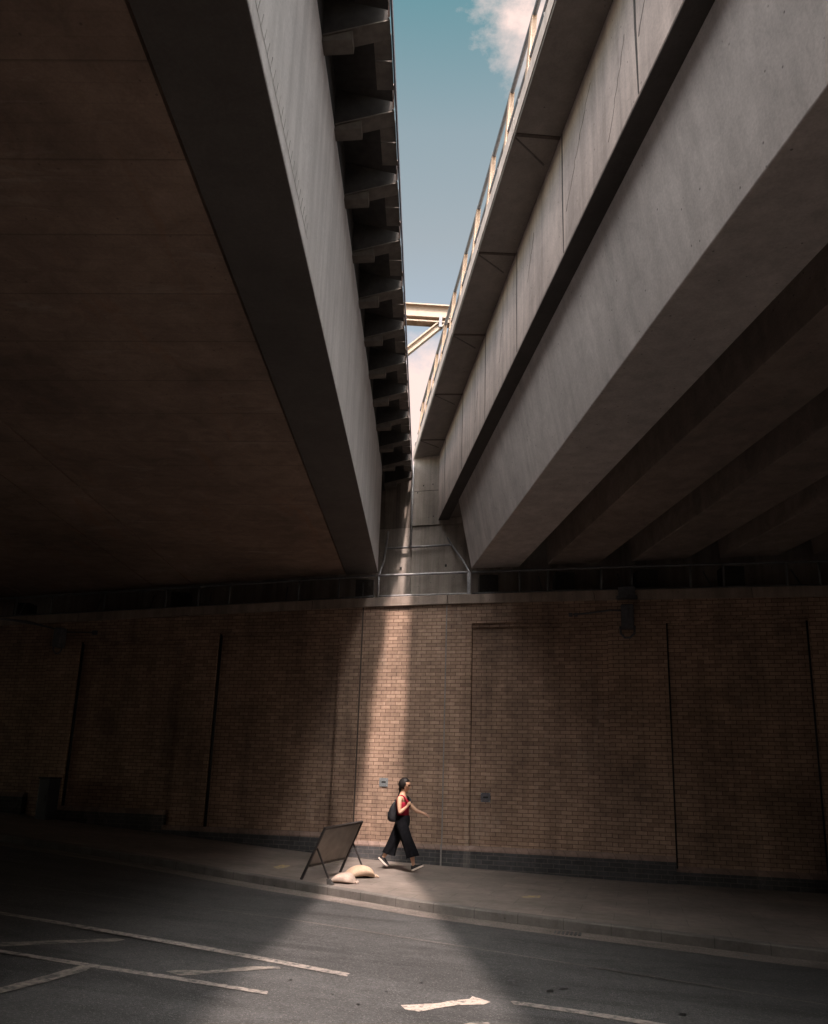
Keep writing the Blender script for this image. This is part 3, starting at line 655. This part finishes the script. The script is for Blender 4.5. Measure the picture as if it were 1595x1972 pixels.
for s0, s1, z0, z1, mat, lab in ((-.59, -.41, 1.53, 1.70, 'plate', 'small blue grey square plate on the brick wall just behind the walking woman'),
                                 (1.45, 1.64, 1.30, 1.48, 'plate_dark', 'small dark square plate on the brick wall ahead of the walking woman')):
    o = (s0, 0, z0); e = fit_empty('wall_plate', *o); tag(e, lab, 'wall plate', 'small square plates on the brick wall')
    dd = 0 if s0 < 1.25 else RC
    mb = MB(); mb.box((s0, dd - .014, z0), (s1, dd + .004, z1)); lp(mb, e, 'plate', mat, o, .004)
    mb = MB()
    for sx in (s0 + .02, s1 - .02):
        for zz in (z0 + .02, z1 - .02): mb.box((sx - .007, dd - .018, zz - .007), (sx + .007, dd - .0135, zz + .007))
    lp(mb, e, 'screws', 'galv', o)
    mb = MB(); mb.box((s0 + .05, dd - .0165, z0 + .075), (s1 - .045, dd - .0135, z0 + .105)); lp(mb, e, 'slot', 'black_metal', o)
# street cabinet by the far left pier
o = (-8.1, -.22, zg(-8.1)); e = fit_empty('street_cabinet', *o)
tag(e, 'narrow dark street cabinet standing by the far left brick pier', 'cabinet')
mb = MB(); mb.box((-8.25, -.42, zg(-8.1) - .03), (-7.98, -.06, 1.46)); lp(mb, e, 'body', 'cabinet', o, .012)
mb = MB(); mb.box((-8.27, -.445, 1.461), (-7.96, -.05, 1.50)); lp(mb, e, 'lid', 'black_metal', o, .01)
mb = MB(); mb.box((-8.23, -.428, zg(-8.1) + .08), (-8.0, -.4215, 1.42)); d_ = lp(mb, e, 'door', 'cabinet', o, .004)
mb = MB(); mb.box((-8.05, -.445, 1.0), (-8.03, -.4285, 1.12)); m2 = lp(mb, d_, 'handle', 'black_metal', o)

# ------------------------------------------------------------------ temporary road sign (seen from the back) and its sandbags
FLp, FRp = grd(580, 1694), grd(655, 1680)
u = (FRp - FLp); u.z = 0; u.normalize(); hh = Vector((u.y, -u.x, 0))
al = math.radians(25); vv = Vector((0, 0, math.cos(al))) + hh * math.sin(al); nn = u.cross(vv)
def sg(x, y): return on_plane(x, y, FLp, nn)
TL, TR, BLp, BRp = sg(626, 1596), sg(697, 1583), sg(596, 1667), sg(665, 1653)
FRp = FRp + (TR - (FRp + vv * .9)) * 0
sgn = empty('road_sign', (FLp + FRp) / 2); SO = sgn.location.copy()
tag(sgn, 'temporary road sign on a black folding frame seen from its plain grey back', 'road sign')
def bar(mb, a, b, w, t, n):
    a, b = Vector(a), Vector(b); d = (b - a).normalized(); s_ = d.cross(n).normalized() * (w / 2); n_ = n.normalized() * (t / 2)
    mb.prism([a - s_ - n_, a + s_ - n_, a + s_ + n_, a - s_ + n_], [b - s_ - n_, b + s_ - n_, b + s_ + n_, b - s_ + n_])
off = nn.normalized() * .012
mb = MB(); i = (TL - BLp) * .02
mb.prism([BLp - off * .3, BRp - off * .3, TR - off * .3, TL - off * .3], [BLp + off * .3, BRp + off * .3, TR + off * .3, TL + off * .3]); mb.build('panel', 'sign_back', sgn, sub=SO)
mb = MB(); bar(mb, TL, TR, .035, .035, nn); bar(mb, BLp, BRp, .03, .03, nn); mb.build('cross_bar', 'sign_frame', sgn, sub=SO)
for a, b in ((FLp, TL), (FRp, TR)):
    mb = MB(); bar(mb, a, b + (b - a).normalized() * .018, .036, .032, nn); mb.build('front_leg', 'sign_frame', sgn, sub=SO)
PVL, PVR = sg(611, 1634), sg(680, 1623)
RLp, RRp = grd(637, 1704), grd(706, 1690)
for a, b in ((RLp, PVL), (RRp, PVR)):
    mb = MB(); bar(mb, a, b, .024, .02, u); l_ = mb.build('rear_leg', 'sign_frame', sgn, sub=SO)
    mb = MB(); w_ = (b - a).normalized()
    mb.prism([a + u * k1 + hh * k2 for k1, k2 in ((-.03, -.05), (.03, -.05), (.03, .05), (-.03, .05))], [a + w_ * .10 + u * k1 + hh * k2 for k1, k2 in ((-.02, -.03), (.02, -.03), (.02, .03), (-.02, .03))])
    mb.build('foot', 'dark_steel', l_, sub=SO)

def sandbag(p0, p1, w, h, mat, label, drape=None, seed=1):
    """a filled sack from its sewn end p0 to its tied neck p1"""
    p0, p1 = Vector(p0), Vector(p1); ax = (p1 - p0); L = ax.length; ax.normalize(); sd_ = Vector((ax.y, -ax.x, 0)).normalized()
    prof = [(-.0, .72, .10), (.02, .86, .22), (.10, .98, .62), (.25, 1.0, .9), (.45, 1.0, 1.0), (.62, .96, 1.0), (.75, .82, .86), (.83, .52, .56), (.87, .22, .26), (.90, .20, .22), (.94, .42, .34), (1.0, .5, .16)]
    rings = []
    for t, a, b in prof:
        c = p0 + ax * L * t; r_ = []
        for k in range(20):
            an = 2 * math.pi * k / 20; cx = math.cos(an); cz = math.sin(an)
            z = h * b * (.5 + .5 * cz) if cz > -.3 else h * b * .35 * (1 + cz) * .7
            lift = drape(t) if drape else 0
            q = c + sd_ * (w * .5 * a * (abs(cx) ** .8) * (1 if cx > 0 else -1)); q.z = c.z + z + lift
            q += noise.noise_vector(q * 9 + Vector((seed, 0, 0))) * .022 * b
            pl_ = max(0, (t - .45) / .4) if t < .86 else .5
            q += (q - Vector((c.x, c.y, c.z + h * .3))) * (.10 * pl_ * math.sin(7 * an + seed))
            q.z += .010 * b * math.sin(t * 38 + an * 2 + seed) * max(0, cz)
            q.z = max(q.z, c.z + .002); r_.append(q)
        rings.append(r_)
    o = (p0 + p1) / 2; e = empty('sandbag', o); tag(e, label, 'sandbag', 'sandbags holding down the road sign')
    mb = MB(); mb.loft(rings); so = mb.build('sack', mat, e, sub=o)
    md = so.modifiers.new('sub', 'SUBSURF'); md.levels = 2; md.render_levels = 2
    mb = MB(); c = p0 + ax * L * .885; c.z += h * .13
    ring = [c + sd_ * (.032 * math.cos(k * .628)) * (w / .3) + Vector((0, 0, .030 * math.sin(k * .628))) for k in range(11)]
    mb.tube(ring, .007, 6); mb.build('tie', 'sack2', e, sub=o)
sandbag(grd(640, 1698), grd(690, 1702), .44, .15, 'sack2', 'smaller pale sandbag lying against the rear foot of the road sign', seed=3)
sandbag(grd(666, 1689), grd(728, 1690), .44, .165, 'sack', 'larger tan sandbag slumped between the road sign and the walking woman', lambda t: .03 * math.exp(-((t - .45) / .25) ** 2), seed=8)

# ------------------------------------------------------------------ the walking woman
ROOT = grd(770, 1677.5); HD = math.atan2(DW.y, DW.x) - .06
KX, KZ = .001056 * .965 * 1.02, .001056 * .935
def J(px, pz, y=0.0): return Vector(((px - 620 - (1772 - pz) * .032) * KX - y * .27, y, (1772 - pz) * KZ))
PM = Matrix.Translation(ROOT) @ Matrix.Rotation(HD, 4, 'Z')
person = empty('person', mat=PM)
tag(person, 'dark haired woman in red top, black wide trousers and sunglasses walking along the pavement', 'person')

def skin_mesh(chains, root):
    """chains: list of lists of (pos, radius); joints at the same place are shared -> evaluated skinned mesh"""
    vs, rs, es = [], [], []
    def vid(p, r):
        for i, q in enumerate(vs):
            if (q - p).length < 1e-4: return i
        vs.append(p); rs.append(r); return len(vs) - 1
    for ch in chains:
        ids = [vid(Vector(p), r) for p, r in ch]
        for a, b in zip(ids, ids[1:]): es.append((a, b))
    me = bpy.data.meshes.new('tmp'); me.from_pydata(vs, es, []); ob = bpy.data.objects.new('tmp', me); COL.objects.link(ob)
    md = ob.modifiers.new('skin', 'SKIN')
    md.use_smooth_shade = True
    for i, r in enumerate(rs):
        sv = me.skin_vertices[0].data[i]; sv.radius = r if isinstance(r, tuple) else (r, r); sv.use_root = (i == root)
    ob.modifiers.new('s', 'SUBSURF').levels = 2; ob.modifiers['s'].render_levels = 2
    dg = bpy.context.evaluated_depsgraph_get(); dg.update(); ev = ob.evaluated_get(dg); out = bpy.data.meshes.new_from_object(ev)
    bpy.data.objects.remove(ob); return out
SH = .165   # half shoulder width
pel = J(668, 905); wst = J(672, 810); chs = J(662, 640); nck0 = J(668, 470); nck1 = J(685, 395)
hipR, hipL = J(655, 945, -.085), J(655, 945, .085)
kneR, ankR = J(795, 1290, -.09), J(868, 1640, -.075)
kneL, ankL = J(505, 1265, .085), J(300, 1580, .07)
shR, elR, wrR = J(628, 515, -SH), J(622, 775, -.20), J(757, 655, -.135)
shL, elL, wrL = J(712, 520, SH), J(868, 705, .20), J(1035, 772, .17)
body = [
    [(pel, (.088, .092)), (wst, (.09, .078)), (chs, (.122, .095)), (J(662, 545), (.115, .085)), (nck0, (.062, .058)), (nck1, .047), (J(695, 330), .05)],
    [(J(662, 545), (.115, .085)), (shR, .046), (J(622, 620, -.19), .044), (elR, .034), (J(680, 722, -.175), .034), (wrR, .022), (J(775, 630, -.125), .028), (J(795, 605, -.12), .03)],
    [(J(662, 545), (.115, .085)), (shL, .046), (J(790, 620, .19), .044), (elL, .040), (J(940, 745, .19), .039), (wrL, .029), (J(1070, 783, .168), .031), (J(1090, 790, .167), .028)],
    [(pel, (.088, .092)), (hipR, .074), (J(725, 1120, -.09), .072), (kneR, .052), (J(835, 1430, -.083), .052), (ankR, .031), (J(885, 1700, -.075), .032)],
    [(pel, (.088, .092)), (hipL, .074), (J(580, 1110, .088), .072), (kneL, .052), (J(415, 1405, .08), .052), (ankL, .031), (J(275, 1630, .07), .030)],
]
# fingers: right hand closed round a strap, left hand relaxed and reaching forward
hb = J(790, 610, -.12)
for i in range(4):
    yy = -.145 + .0 * i; zz = 618 - 14 * i
    body.append([(J(795, 605, -.12), .03), (J(806, zz, -.140), .0088), (J(822, zz - 3, -.128), .0082), (J(820, zz, -.108), .0075), (J(808, zz + 2, -.100), .0065)])
body.append([(J(795, 605, -.12), .03), (J(790, 585, -.103), .010), (J(802, 572, -.1), .0088), (J(815, 570, -.108), .0078)])
lens = (.92, 1.0, .95, .78)
for i in range(4):
    yy = .187 - .015 * i; L_ = lens[i]
    p1 = J(1105, 795 + 2 * i, yy); p2 = J(1105 + 20 * L_, 802 + 4 * i, yy - .001); p3 = J(1105 + 36 * L_, 816 + 6 * i, yy - .003); p4 = J(1105 + 44 * L_, 834 + 6 * i, yy - .005)
    body.append([(J(1090, 790, .167), .028), (p1, .0095), (p2, .0085), (p3, .0078), (p4, .0065)])
body.append([(J(1070, 783, .168), .031), (J(1078, 792, .138), .011), (J(1096, 806, .128), .0095), (J(1112, 818, .128), .008)])
bme = skin_mesh(body, 0)
# head: shaped ball with face, joined in
HC = J(706, 285); HR = .098
hb_ = bmesh.new(); bmesh.ops.create_uvsphere(hb_, u_segments=48, v_segments=36, radius=1)
def headshape(v):
    x, y, z = v.x, v.y, v.z
    X = x * .103; Y = y * .08; Z = z * .121
    if z < 0: # jaw narrows and comes forward
        k = -z; Y *= 1 - .32 * k ** 1.4; X = X * (1 - .22 * k) + .022 * k * k
        if x < 0: X *= 1 - .30 * k
    if x > .55 and abs(y) < .5:
        f = math.exp(-(y / .16) ** 2)
        X += .022 * f * math.exp(-((z + .16) / .13) ** 2)          # nose tip
        X += .010 * f * math.exp(-((z - .06) / .14) ** 2)          # bridge
        X += .006 * math.exp(-(y / .26) ** 2) * math.exp(-((z + .46) / .09) ** 2)   # lips
        X += .008 * math.exp(-(y / .25) ** 2) * math.exp(-((z + .82) / .14) ** 2)   # chin
        X -= .007 * (math.exp(-((y - .34) / .14) ** 2) + math.exp(-((y + .34) / .14) ** 2)) * math.exp(-((z - .02) / .12) ** 2)  # eye sockets
        X += .004 * math.exp(-(y / .4) ** 2) * math.exp(-((z - .2) / .08) ** 2)     # brow
    return Vector((X, Y, Z))
for v in hb_.verts: v.co = headshape(v.co)
HT = Matrix.Translation(HC) @ Matrix.Rotation(math.radians(6), 4, 'Y')
hb_.transform(HT)
for sgn_ in (-1, 1):  # ears
    eb = bmesh.new(); bmesh.ops.create_uvsphere(eb, u_segments=16, v_segments=10, radius=1)
    for v in eb.verts: v.co = Vector((v.co.x * .017, v.co.y * .009, v.co.z * .031))
    eb.transform(HT @ Matrix.Translation((-.008, sgn_ * .073, -.018))); t_ = bpy.data.meshes.new('t'); eb.to_mesh(t_); eb.free(); hb_.from_mesh(t_)
hb_.from_mesh(bme)
me = bpy.data.meshes.new('body'); hb_.to_mesh(me); hb_.free()
me.materials.clear(); me.materials.append(M['skin'])
bo = bpy.data.objects.new('body', me); COL.objects.link(bo); bo.parent = person
rm = bo.modifiers.new('remesh', 'REMESH'); rm.mode = 'VOXEL'; rm.voxel_size = .0055; rm.use_smooth_shade = True
sm_ = bo.modifiers.new('smooth', 'SMOOTH'); sm_.iterations = 2; sm_.factor = .4

def ell(c, rx, ry, n=24, fold=0.0, ph=0.0, tilt=0.0, nf=7):
    out = []
    for k in range(n):
        a = 2 * math.pi * k / n; f = 1 + fold * math.sin(nf * a + ph)
        out.append(c + Vector((rx * math.cos(a) * f, ry * math.sin(a) * f, tilt * math.cos(a))))
    return out
# hair: cap over the skull and a low ponytail down the back
hm = bmesh.new(); bmesh.ops.create_uvsphere(hm, u_segments=40, v_segments=30, radius=1)
for v in hm.verts:
    c = headshape(v.co); x, y, z = v.co
    face = x > (.34 if z > -.15 else .14) and z < .46 + .12 * (1 - abs(y))
    low = z < -.5
    s1 = max(0, min(1, (x - (.20 + .22 * max(0, min(1, (z + .3) / .3)))) / .16)); s2 = max(0, min(1, (.62 - .12 * abs(y) - z) / .16))
    r = 1.12 - .22 * (s1 * s1 * (3 - 2 * s1)) * (s2 * s2 * (3 - 2 * s2))
    if low: r = .88
    c = Vector((c.x * r - .006, c.y * r, c.z * r + .002))
    c += noise.noise_vector(c * 40) * .003
    v.co = HT @ c
hmm = bpy.data.meshes.new('hair'); hm.to_mesh(hmm); hm.free()
for p_ in hmm.polygons: p_.use_smooth = True
hmm.materials.append(M['hair']); ho = bpy.data.objects.new('hair', hmm); COL.objects.link(ho); ho.parent = person
mb = MB(); bb_ = J(652, 318); mb.loft([[bb_ + Vector((.050 * math.sin(t) * math.cos(a) , .056 * math.sin(t) * math.sin(a), .058 * math.cos(t))) for a in [k * math.pi / 8 for k in range(16)]] for t in [.15 + j * .4 for j in range(8)]]); mb.build('hair_bun', 'hair', person)
mb = MB(); mb.tube([J(640, 320), J(625, 355), J(628, 395), J(612, 450), J(598, 500), J(588, 545)], [.030, .036, .026, .026, .022, .008], 12); mb.build('ponytail', 'hair', person)
# sunglasses
mb = MB()
for s_ in (-1, 1):
    ring = [HT @ Vector((.092 - .030 * abs(.034 + .026 * math.cos(a)) * 10 * .06, s_ * (.034 + .026 * math.cos(a)), .008 + .021 * math.sin(a))) for a in [k * math.pi / 8 for k in range(16)]]
    mb.prism(ring, [p + (HT.to_3x3() @ Vector((.013, 0, 0))) for p in ring])
    mb.tube([HT @ Vector((.098, s_ * .058, .016)), HT @ Vector((.075, s_ * .078, .014)), HT @ Vector((.0, s_ * .088, .006))], .005, 6)
mb.tube([HT @ Vector((.108, -.010, .014)), HT @ Vector((.110, .010, .014))], .005, 6)
mb.build('sunglasses', 'glass', person)
mb = MB(); mb.tube([HT @ Vector((.094, -.019, -.060)), HT @ Vector((.102, 0, -.0585)), HT @ Vector((.094, .019, -.060))], [.003, .0065, .003], 8); mb.build('mouth', 'lip', person)
# red sleeveless top with two shoulder straps
mb = MB()
rows = [(1.0, J(682, 812), .102, .118, .02), (1, J(680, 790), .104, .117, .02), (1, J(674, 740), .108, .122, .02), (1, J(668, 690), .114, .132, .015), (1, J(667, 640), .119, .142, .01), (1, J(664, 600), .113, .142, 0), (1, J(662, 575), .106, .134, 0)]
mb.loft([ell(c, rx, ry, 28, fo, i * .7, .0 if i < 5 else -.012) for i, (_, c, rx, ry, fo) in enumerate(rows)], caps=False); tp = mb.build('top', 'red', person)
tp.modifiers.new('s', 'SUBSURF').render_levels = 2; sl = tp.modifiers.new('so', 'SOLIDIFY'); sl.thickness = .006
for s_ in (-1, 1):
    mb = MB(); pts = [J(768, 610, s_ * .085), J(742, 545, s_ * .088), J(705, 495, s_ * .095), J(662, 468, s_ * .098), J(622, 478, s_ * .098), J(590, 520, s_ * .095), J(568, 600, s_ * .085)]
    mb.tube(pts, [.024, .021, .019, .018, .018, .019, .024], 10); mb.build('strap', 'red', person)
# wide cropped trousers: each leg a flared, folded tube, the waist a shared band
mb = MB()
def leg(path, rr, y0, ph):
    return [ell(c, rx, ry, 28, fo, ph + i * .5, ti, 6) for i, (c, rx, ry, fo, ti) in enumerate(path)]
mb.loft([ell(J(686, 800), .108, .128, 28), ell(J(684, 830), .114, .134, 28), ell(J(676, 880), .126, .150, 28, .01), ell(J(668, 930), .132, .158, 28, .015), ell(J(664, 985), .126, .158, 28, .02), ell(J(668, 1030), .10, .13, 28, .02)])
R_ = [(J(655, 900, -.055), .11, .085, .0, 0), (J(672, 1000, -.072), .115, .095, .02, 0), (J(705, 1110, -.085), .112, .095, .035, .0), (J(752, 1220, -.09), .105, .095, .05, .01), (J(795, 1330, -.09), .108, .098, .06, .02), (J(835, 1430, -.088), .112, .102, .10, .025), (J(858, 1500, -.085), .116, .108, .13, .032), (J(859, 1514, -.085), .117, .109, .135, .032)]
L_ = [(J(650, 900, .055), .11, .085, .0, 0), (J(620, 1010, .07), .112, .092, .02, -.01), (J(575, 1120, .082), .110, .092, .035, -.02), (J(525, 1230, .085), .106, .094, .05, -.025), (J(475, 1340, .085), .108, .098, .06, -.02), (J(436, 1430, .082), .110, .10, .10, -.02), (J(416, 1484, .08), .113, .104, .13, -.03), (J(412, 1498, .08), .114, .105, .135, -.03)]
mb.loft(leg(R_, 0, 0, 0), caps=False); mb.loft(leg(L_, 0, 0, 1.3), caps=False)
tr = mb.build('trousers', 'black_cloth', person)
tr.modifiers.new('s', 'SUBSURF').render_levels = 2; tr.modifiers['s'].levels = 1; so_ = tr.modifiers.new('so', 'SOLIDIFY'); so_.thickness = .006
# shoes
def shoe(heel, toe, y):
    heel, toe = Vector(heel), Vector(toe); ax = (toe - heel); L = ax.length; ax.normalize(); upv = Vector((-ax.z, 0, ax.x)); sidev = Vector((0, 1, 0))
    prof = [(0.0, .026, .055), (.05, .032, .075), (.2, .034, .075), (.38, .036, .066), (.55, .042, .052), (.75, .045, .042), (.9, .038, .034), (1.0, .018, .022)]
    rings = []
    for t, w, h in prof:
        c = heel + ax * (L * t); c.y = y; r_ = []
        for k in range(16):
            a = 2 * math.pi * k / 16; zz = math.sin(a)
            r_.append(c + sidev * w * math.cos(a) + upv * (h * (.5 + .5 * zz) + .018))
        rings.append(r_)
    mb = MB(); mb.loft(rings); s_ = mb.build('shoe', 'shoe', person)
    mb = MB(); rings = []
    for t, w, h in prof:
        c = heel + ax * (L * (t * 1.03 - .015)); c.y = y
        rings.append([c + sidev * (w + .005) * q + upv * z_ for q, z_ in ((-1, .0), (1, .0), (1, .026), (-1, .026))])
    mb.loft(rings, False); mb.build('sole', 'sole', s_, bevel=.004)
shoe(J(872, 1752), J(1062, 1662), -.075)
shoe(J(212, 1582), J(372, 1716), .07)
# backpack (held up by one strap over the far shoulder)
bpk = empty('backpack', mat=PM @ Matrix.Translation(J(500, 780))); BO = J(500, 780)
tag(bpk, 'black soft backpack hanging on the back of the walking woman', 'backpack')
rings = []
for pz, x0, x1, wy in ((575, 535, 568, .07), (595, 512, 578, .105), (640, 480, 585, .125), (700, 445, 588, .135), (770, 415, 588, .14), (840, 400, 590, .14), (890, 405, 590, .13), (925, 425, 585, .11), (942, 445, 560, .07)):
    c = J((x0 + x1) / 2, pz, .01); rx = (x1 - x0) / 2 * KX
    r_ = ell(c, rx, wy, 24, .0)
    r_ = [p + noise.noise_vector(p * 14) * .012 for p in r_]; rings.append(r_)
mb = MB(); mb.loft(rings); b_ = mb.build('bag_body', 'bag_cloth', bpk, sub=BO); b_.modifiers.new('s', 'SUBSURF').render_levels = 2
mb = MB(); mb.loft([[p for p in ell(J(430, pz, .01), .030, .085, 16)] for pz in (760, 790, 850, 895)]); mb.build('front_pocket', 'bag_cloth', bpk, sub=BO, bevel=.01)
mb = MB(); mb.tube([J(570, 590, .10), J(600, 500, .115), J(660, 465, .12), J(740, 490, .125), J(795, 540, .125), J(805, 590, .10), J(790, 650, .09), J(700, 790, .125), J(600, 860, .12)], [.016, .02, .022, .024, .03, .024, .016, .012, .012], 10); mb.build('shoulder_strap', 'bag_cloth', bpk, sub=BO)
mb = MB(); mb.tube([J(535, 580, -.03), J(528, 548, -.02), J(535, 545, .02), J(540, 578, .03)], .008, 8); mb.build('handle', 'bag_cloth', bpk, sub=BO)

# ------------------------------------------------------------------ light: sun and sky
SUN = Vector((.096, -.58, 1.0)).normalized()
ld = bpy.data.lights.new('sun', 'SUN'); ld.energy = 5.0; ld.angle = math.radians(1.7); ld.color = (1.0, .83, .75)
lo = bpy.data.objects.new('sun', ld); COL.objects.link(lo); lo.rotation_euler = SUN.to_track_quat('Z', 'Y').to_euler(); lo.location = (4, -20, 40)

w = bpy.data.worlds.new('World'); S.world = w; w.use_nodes = True; nt = w.node_tree
bg = nt.nodes['Background']
sky = N(nt, 'ShaderNodeTexSky'); sky.sky_type = 'NISHITA'; sky.sun_disc = False
sky.sun_elevation = math.asin(SUN.z); sky.sun_rotation = math.atan2(SUN.x, SUN.y)
sky.air_density = 1.0; sky.dust_density = 1.2; sky.ozone_density = 1.0
gen = N(nt, 'ShaderNodeTexCoord').outputs['Generated']
sep = N(nt, 'ShaderNodeSeparateXYZ'); nt.links.new(gen, sep.inputs[0])
def blob(center, radius, squash=(1, 1, 1)):
    sub = N(nt, 'ShaderNodeVectorMath', operation='SUBTRACT'); nt.links.new(gen, sub.inputs[0]); sub.inputs[1].default_value = center
    mul = N(nt, 'ShaderNodeVectorMath', operation='MULTIPLY'); nt.links.new(sub.outputs[0], mul.inputs[0]); mul.inputs[1].default_value = squash
    ln = N(nt, 'ShaderNodeVectorMath', operation='LENGTH'); nt.links.new(mul.outputs[0], ln.inputs[0])
    mr = N(nt, 'ShaderNodeMapRange'); mr.interpolation_type = 'SMOOTHSTEP'; nt.links.new(ln.outputs[1], mr.inputs[0])
    mr.inputs[1].default_value = radius; mr.inputs[2].default_value = 0; mr.inputs[3].default_value = 0; mr.inputs[4].default_value = 1
    return mr.outputs[0]
def madd(a, b, op='ADD'):
    m_ = N(nt, 'ShaderNodeMath', operation=op)
    for i_, v_ in enumerate((a, b)):
        if isinstance(v_, (int, float)): m_.inputs[i_].default_value = v_
        else: nt.links.new(v_, m_.inputs[i_])
    return m_.outputs[0]
nA = nz(nt, mapping(nt, gen, (1, 1, 1.5)), 7.5, 9, .62, .35)
nB = nz(nt, gen, 21, 7, .6, .2)
cl = madd(madd(blob((.108, .66, .744), .128), .42, 'MULTIPLY'), madd(blob((.012, .90, .42), .16, (1, 1, 1.0)), .40, 'MULTIPLY'))
cl = madd(cl, madd(nA, .75, 'MULTIPLY')); cl = madd(cl, madd(nB, .18, 'MULTIPLY'))
mask = ramp(nt, cl, [(.60, 0.0), (.78, 1.0)])
grad = ramp(nt, sep.outputs[2], [(.30, (2.3, 1.84, 1.38)), (.45, (2.22, 1.70, 1.21)), (.60, (2.0, 1.46, .91)), (.68, (1.68, 1.38, .87)), (.77, (.81, 1.13, .73))])
tint = mix(nt, 1.0, sky.outputs[0], grad, 'MULTIPLY')
col = mix(nt, mask, tint, (5.6, 4.3, 3.9))
# unseen sky overhead and behind the camera, made extra bright to light the gap
up_ = N(nt, 'ShaderNodeMapRange'); up_.interpolation_type = 'SMOOTHSTEP'; nt.links.new(sep.outputs[2], up_.inputs[0])
up_.inputs[1].default_value = .79; up_.inputs[2].default_value = .93; up_.inputs[3].default_value = 0; up_.inputs[4].default_value = 1
bk = N(nt, 'ShaderNodeMapRange'); bk.interpolation_type = 'SMOOTHSTEP'; nt.links.new(sep.outputs[1], bk.inputs[0])
bk.inputs[1].default_value = .45; bk.inputs[2].default_value = .1; bk.inputs[3].default_value = 0; bk.inputs[4].default_value = 1
hz_ = N(nt, 'ShaderNodeMapRange'); hz_.interpolation_type = 'SMOOTHSTEP'; nt.links.new(sep.outputs[2], hz_.inputs[0])
hz_.inputs[1].default_value = .25; hz_.inputs[2].default_value = .6; hz_.inputs[3].default_value = 0; hz_.inputs[4].default_value = 1
brt = madd(up_.outputs[0], madd(bk.outputs[0], hz_.outputs[0], 'MULTIPLY'), 'MAXIMUM')
brt = madd(brt, ramp(nt, nz(nt, gen, 3.0, 6, .6), [(.35, .55), (.6, 1.0)]), 'MULTIPLY')
col = mix(nt, brt, col, (21.0, 20.2, 19.8))
# unseen glow added around the sun for a soft-edged wedge of light
gl = blob(tuple(SUN), .40)
gm_ = N(nt, 'ShaderNodeVectorMath', operation='SCALE'); gm_.inputs[0].default_value = (270.0, 256.0, 246.0); nt.links.new(gl, gm_.inputs[3])
ga_ = N(nt, 'ShaderNodeVectorMath', operation='ADD'); nt.links.new(col, ga_.inputs[0]); nt.links.new(gm_.outputs[0], ga_.inputs[1]); col = ga_.outputs[0]
nt.links.new(col, bg.inputs['Color']); bg.inputs['Strength'].default_value = .12

# ------------------------------------------------------------------ camera and picture
cd = bpy.data.cameras.new('camera'); cam = bpy.data.objects.new('camera', cd); COL.objects.link(cam)
right, down, fwd = RM.col[0], RM.col[1], RM.col[2]
cam.matrix_world = Matrix(((right.x, -down.x, -fwd.x, CAM.x), (right.y, -down.y, -fwd.y, CAM.y), (right.z, -down.z, -fwd.z, CAM.z), (0, 0, 0, 1)))
cd.sensor_fit = 'HORIZONTAL'; cd.sensor_width = 36; cd.lens = 36 * FPX / IMW
K = 1024 / 828
cd.sensor_fit = 'AUTO'; cd.lens = 36 * FPX / (IMW * K); cd.shift_y = (PPY - IMH / 2) / (IMW * K); cd.shift_x = 0
cd.clip_start = .05; cd.clip_end = 2000
S.camera = cam
S.view_settings.view_transform = 'Standard'; S.view_settings.look = 'None'; S.view_settings.gamma = 1
S.view_settings.exposure = .72
S.cycles.use_denoising = True
S.cycles.max_bounces = 10; S.cycles.diffuse_bounces = 2
S.render.film_transparent = False
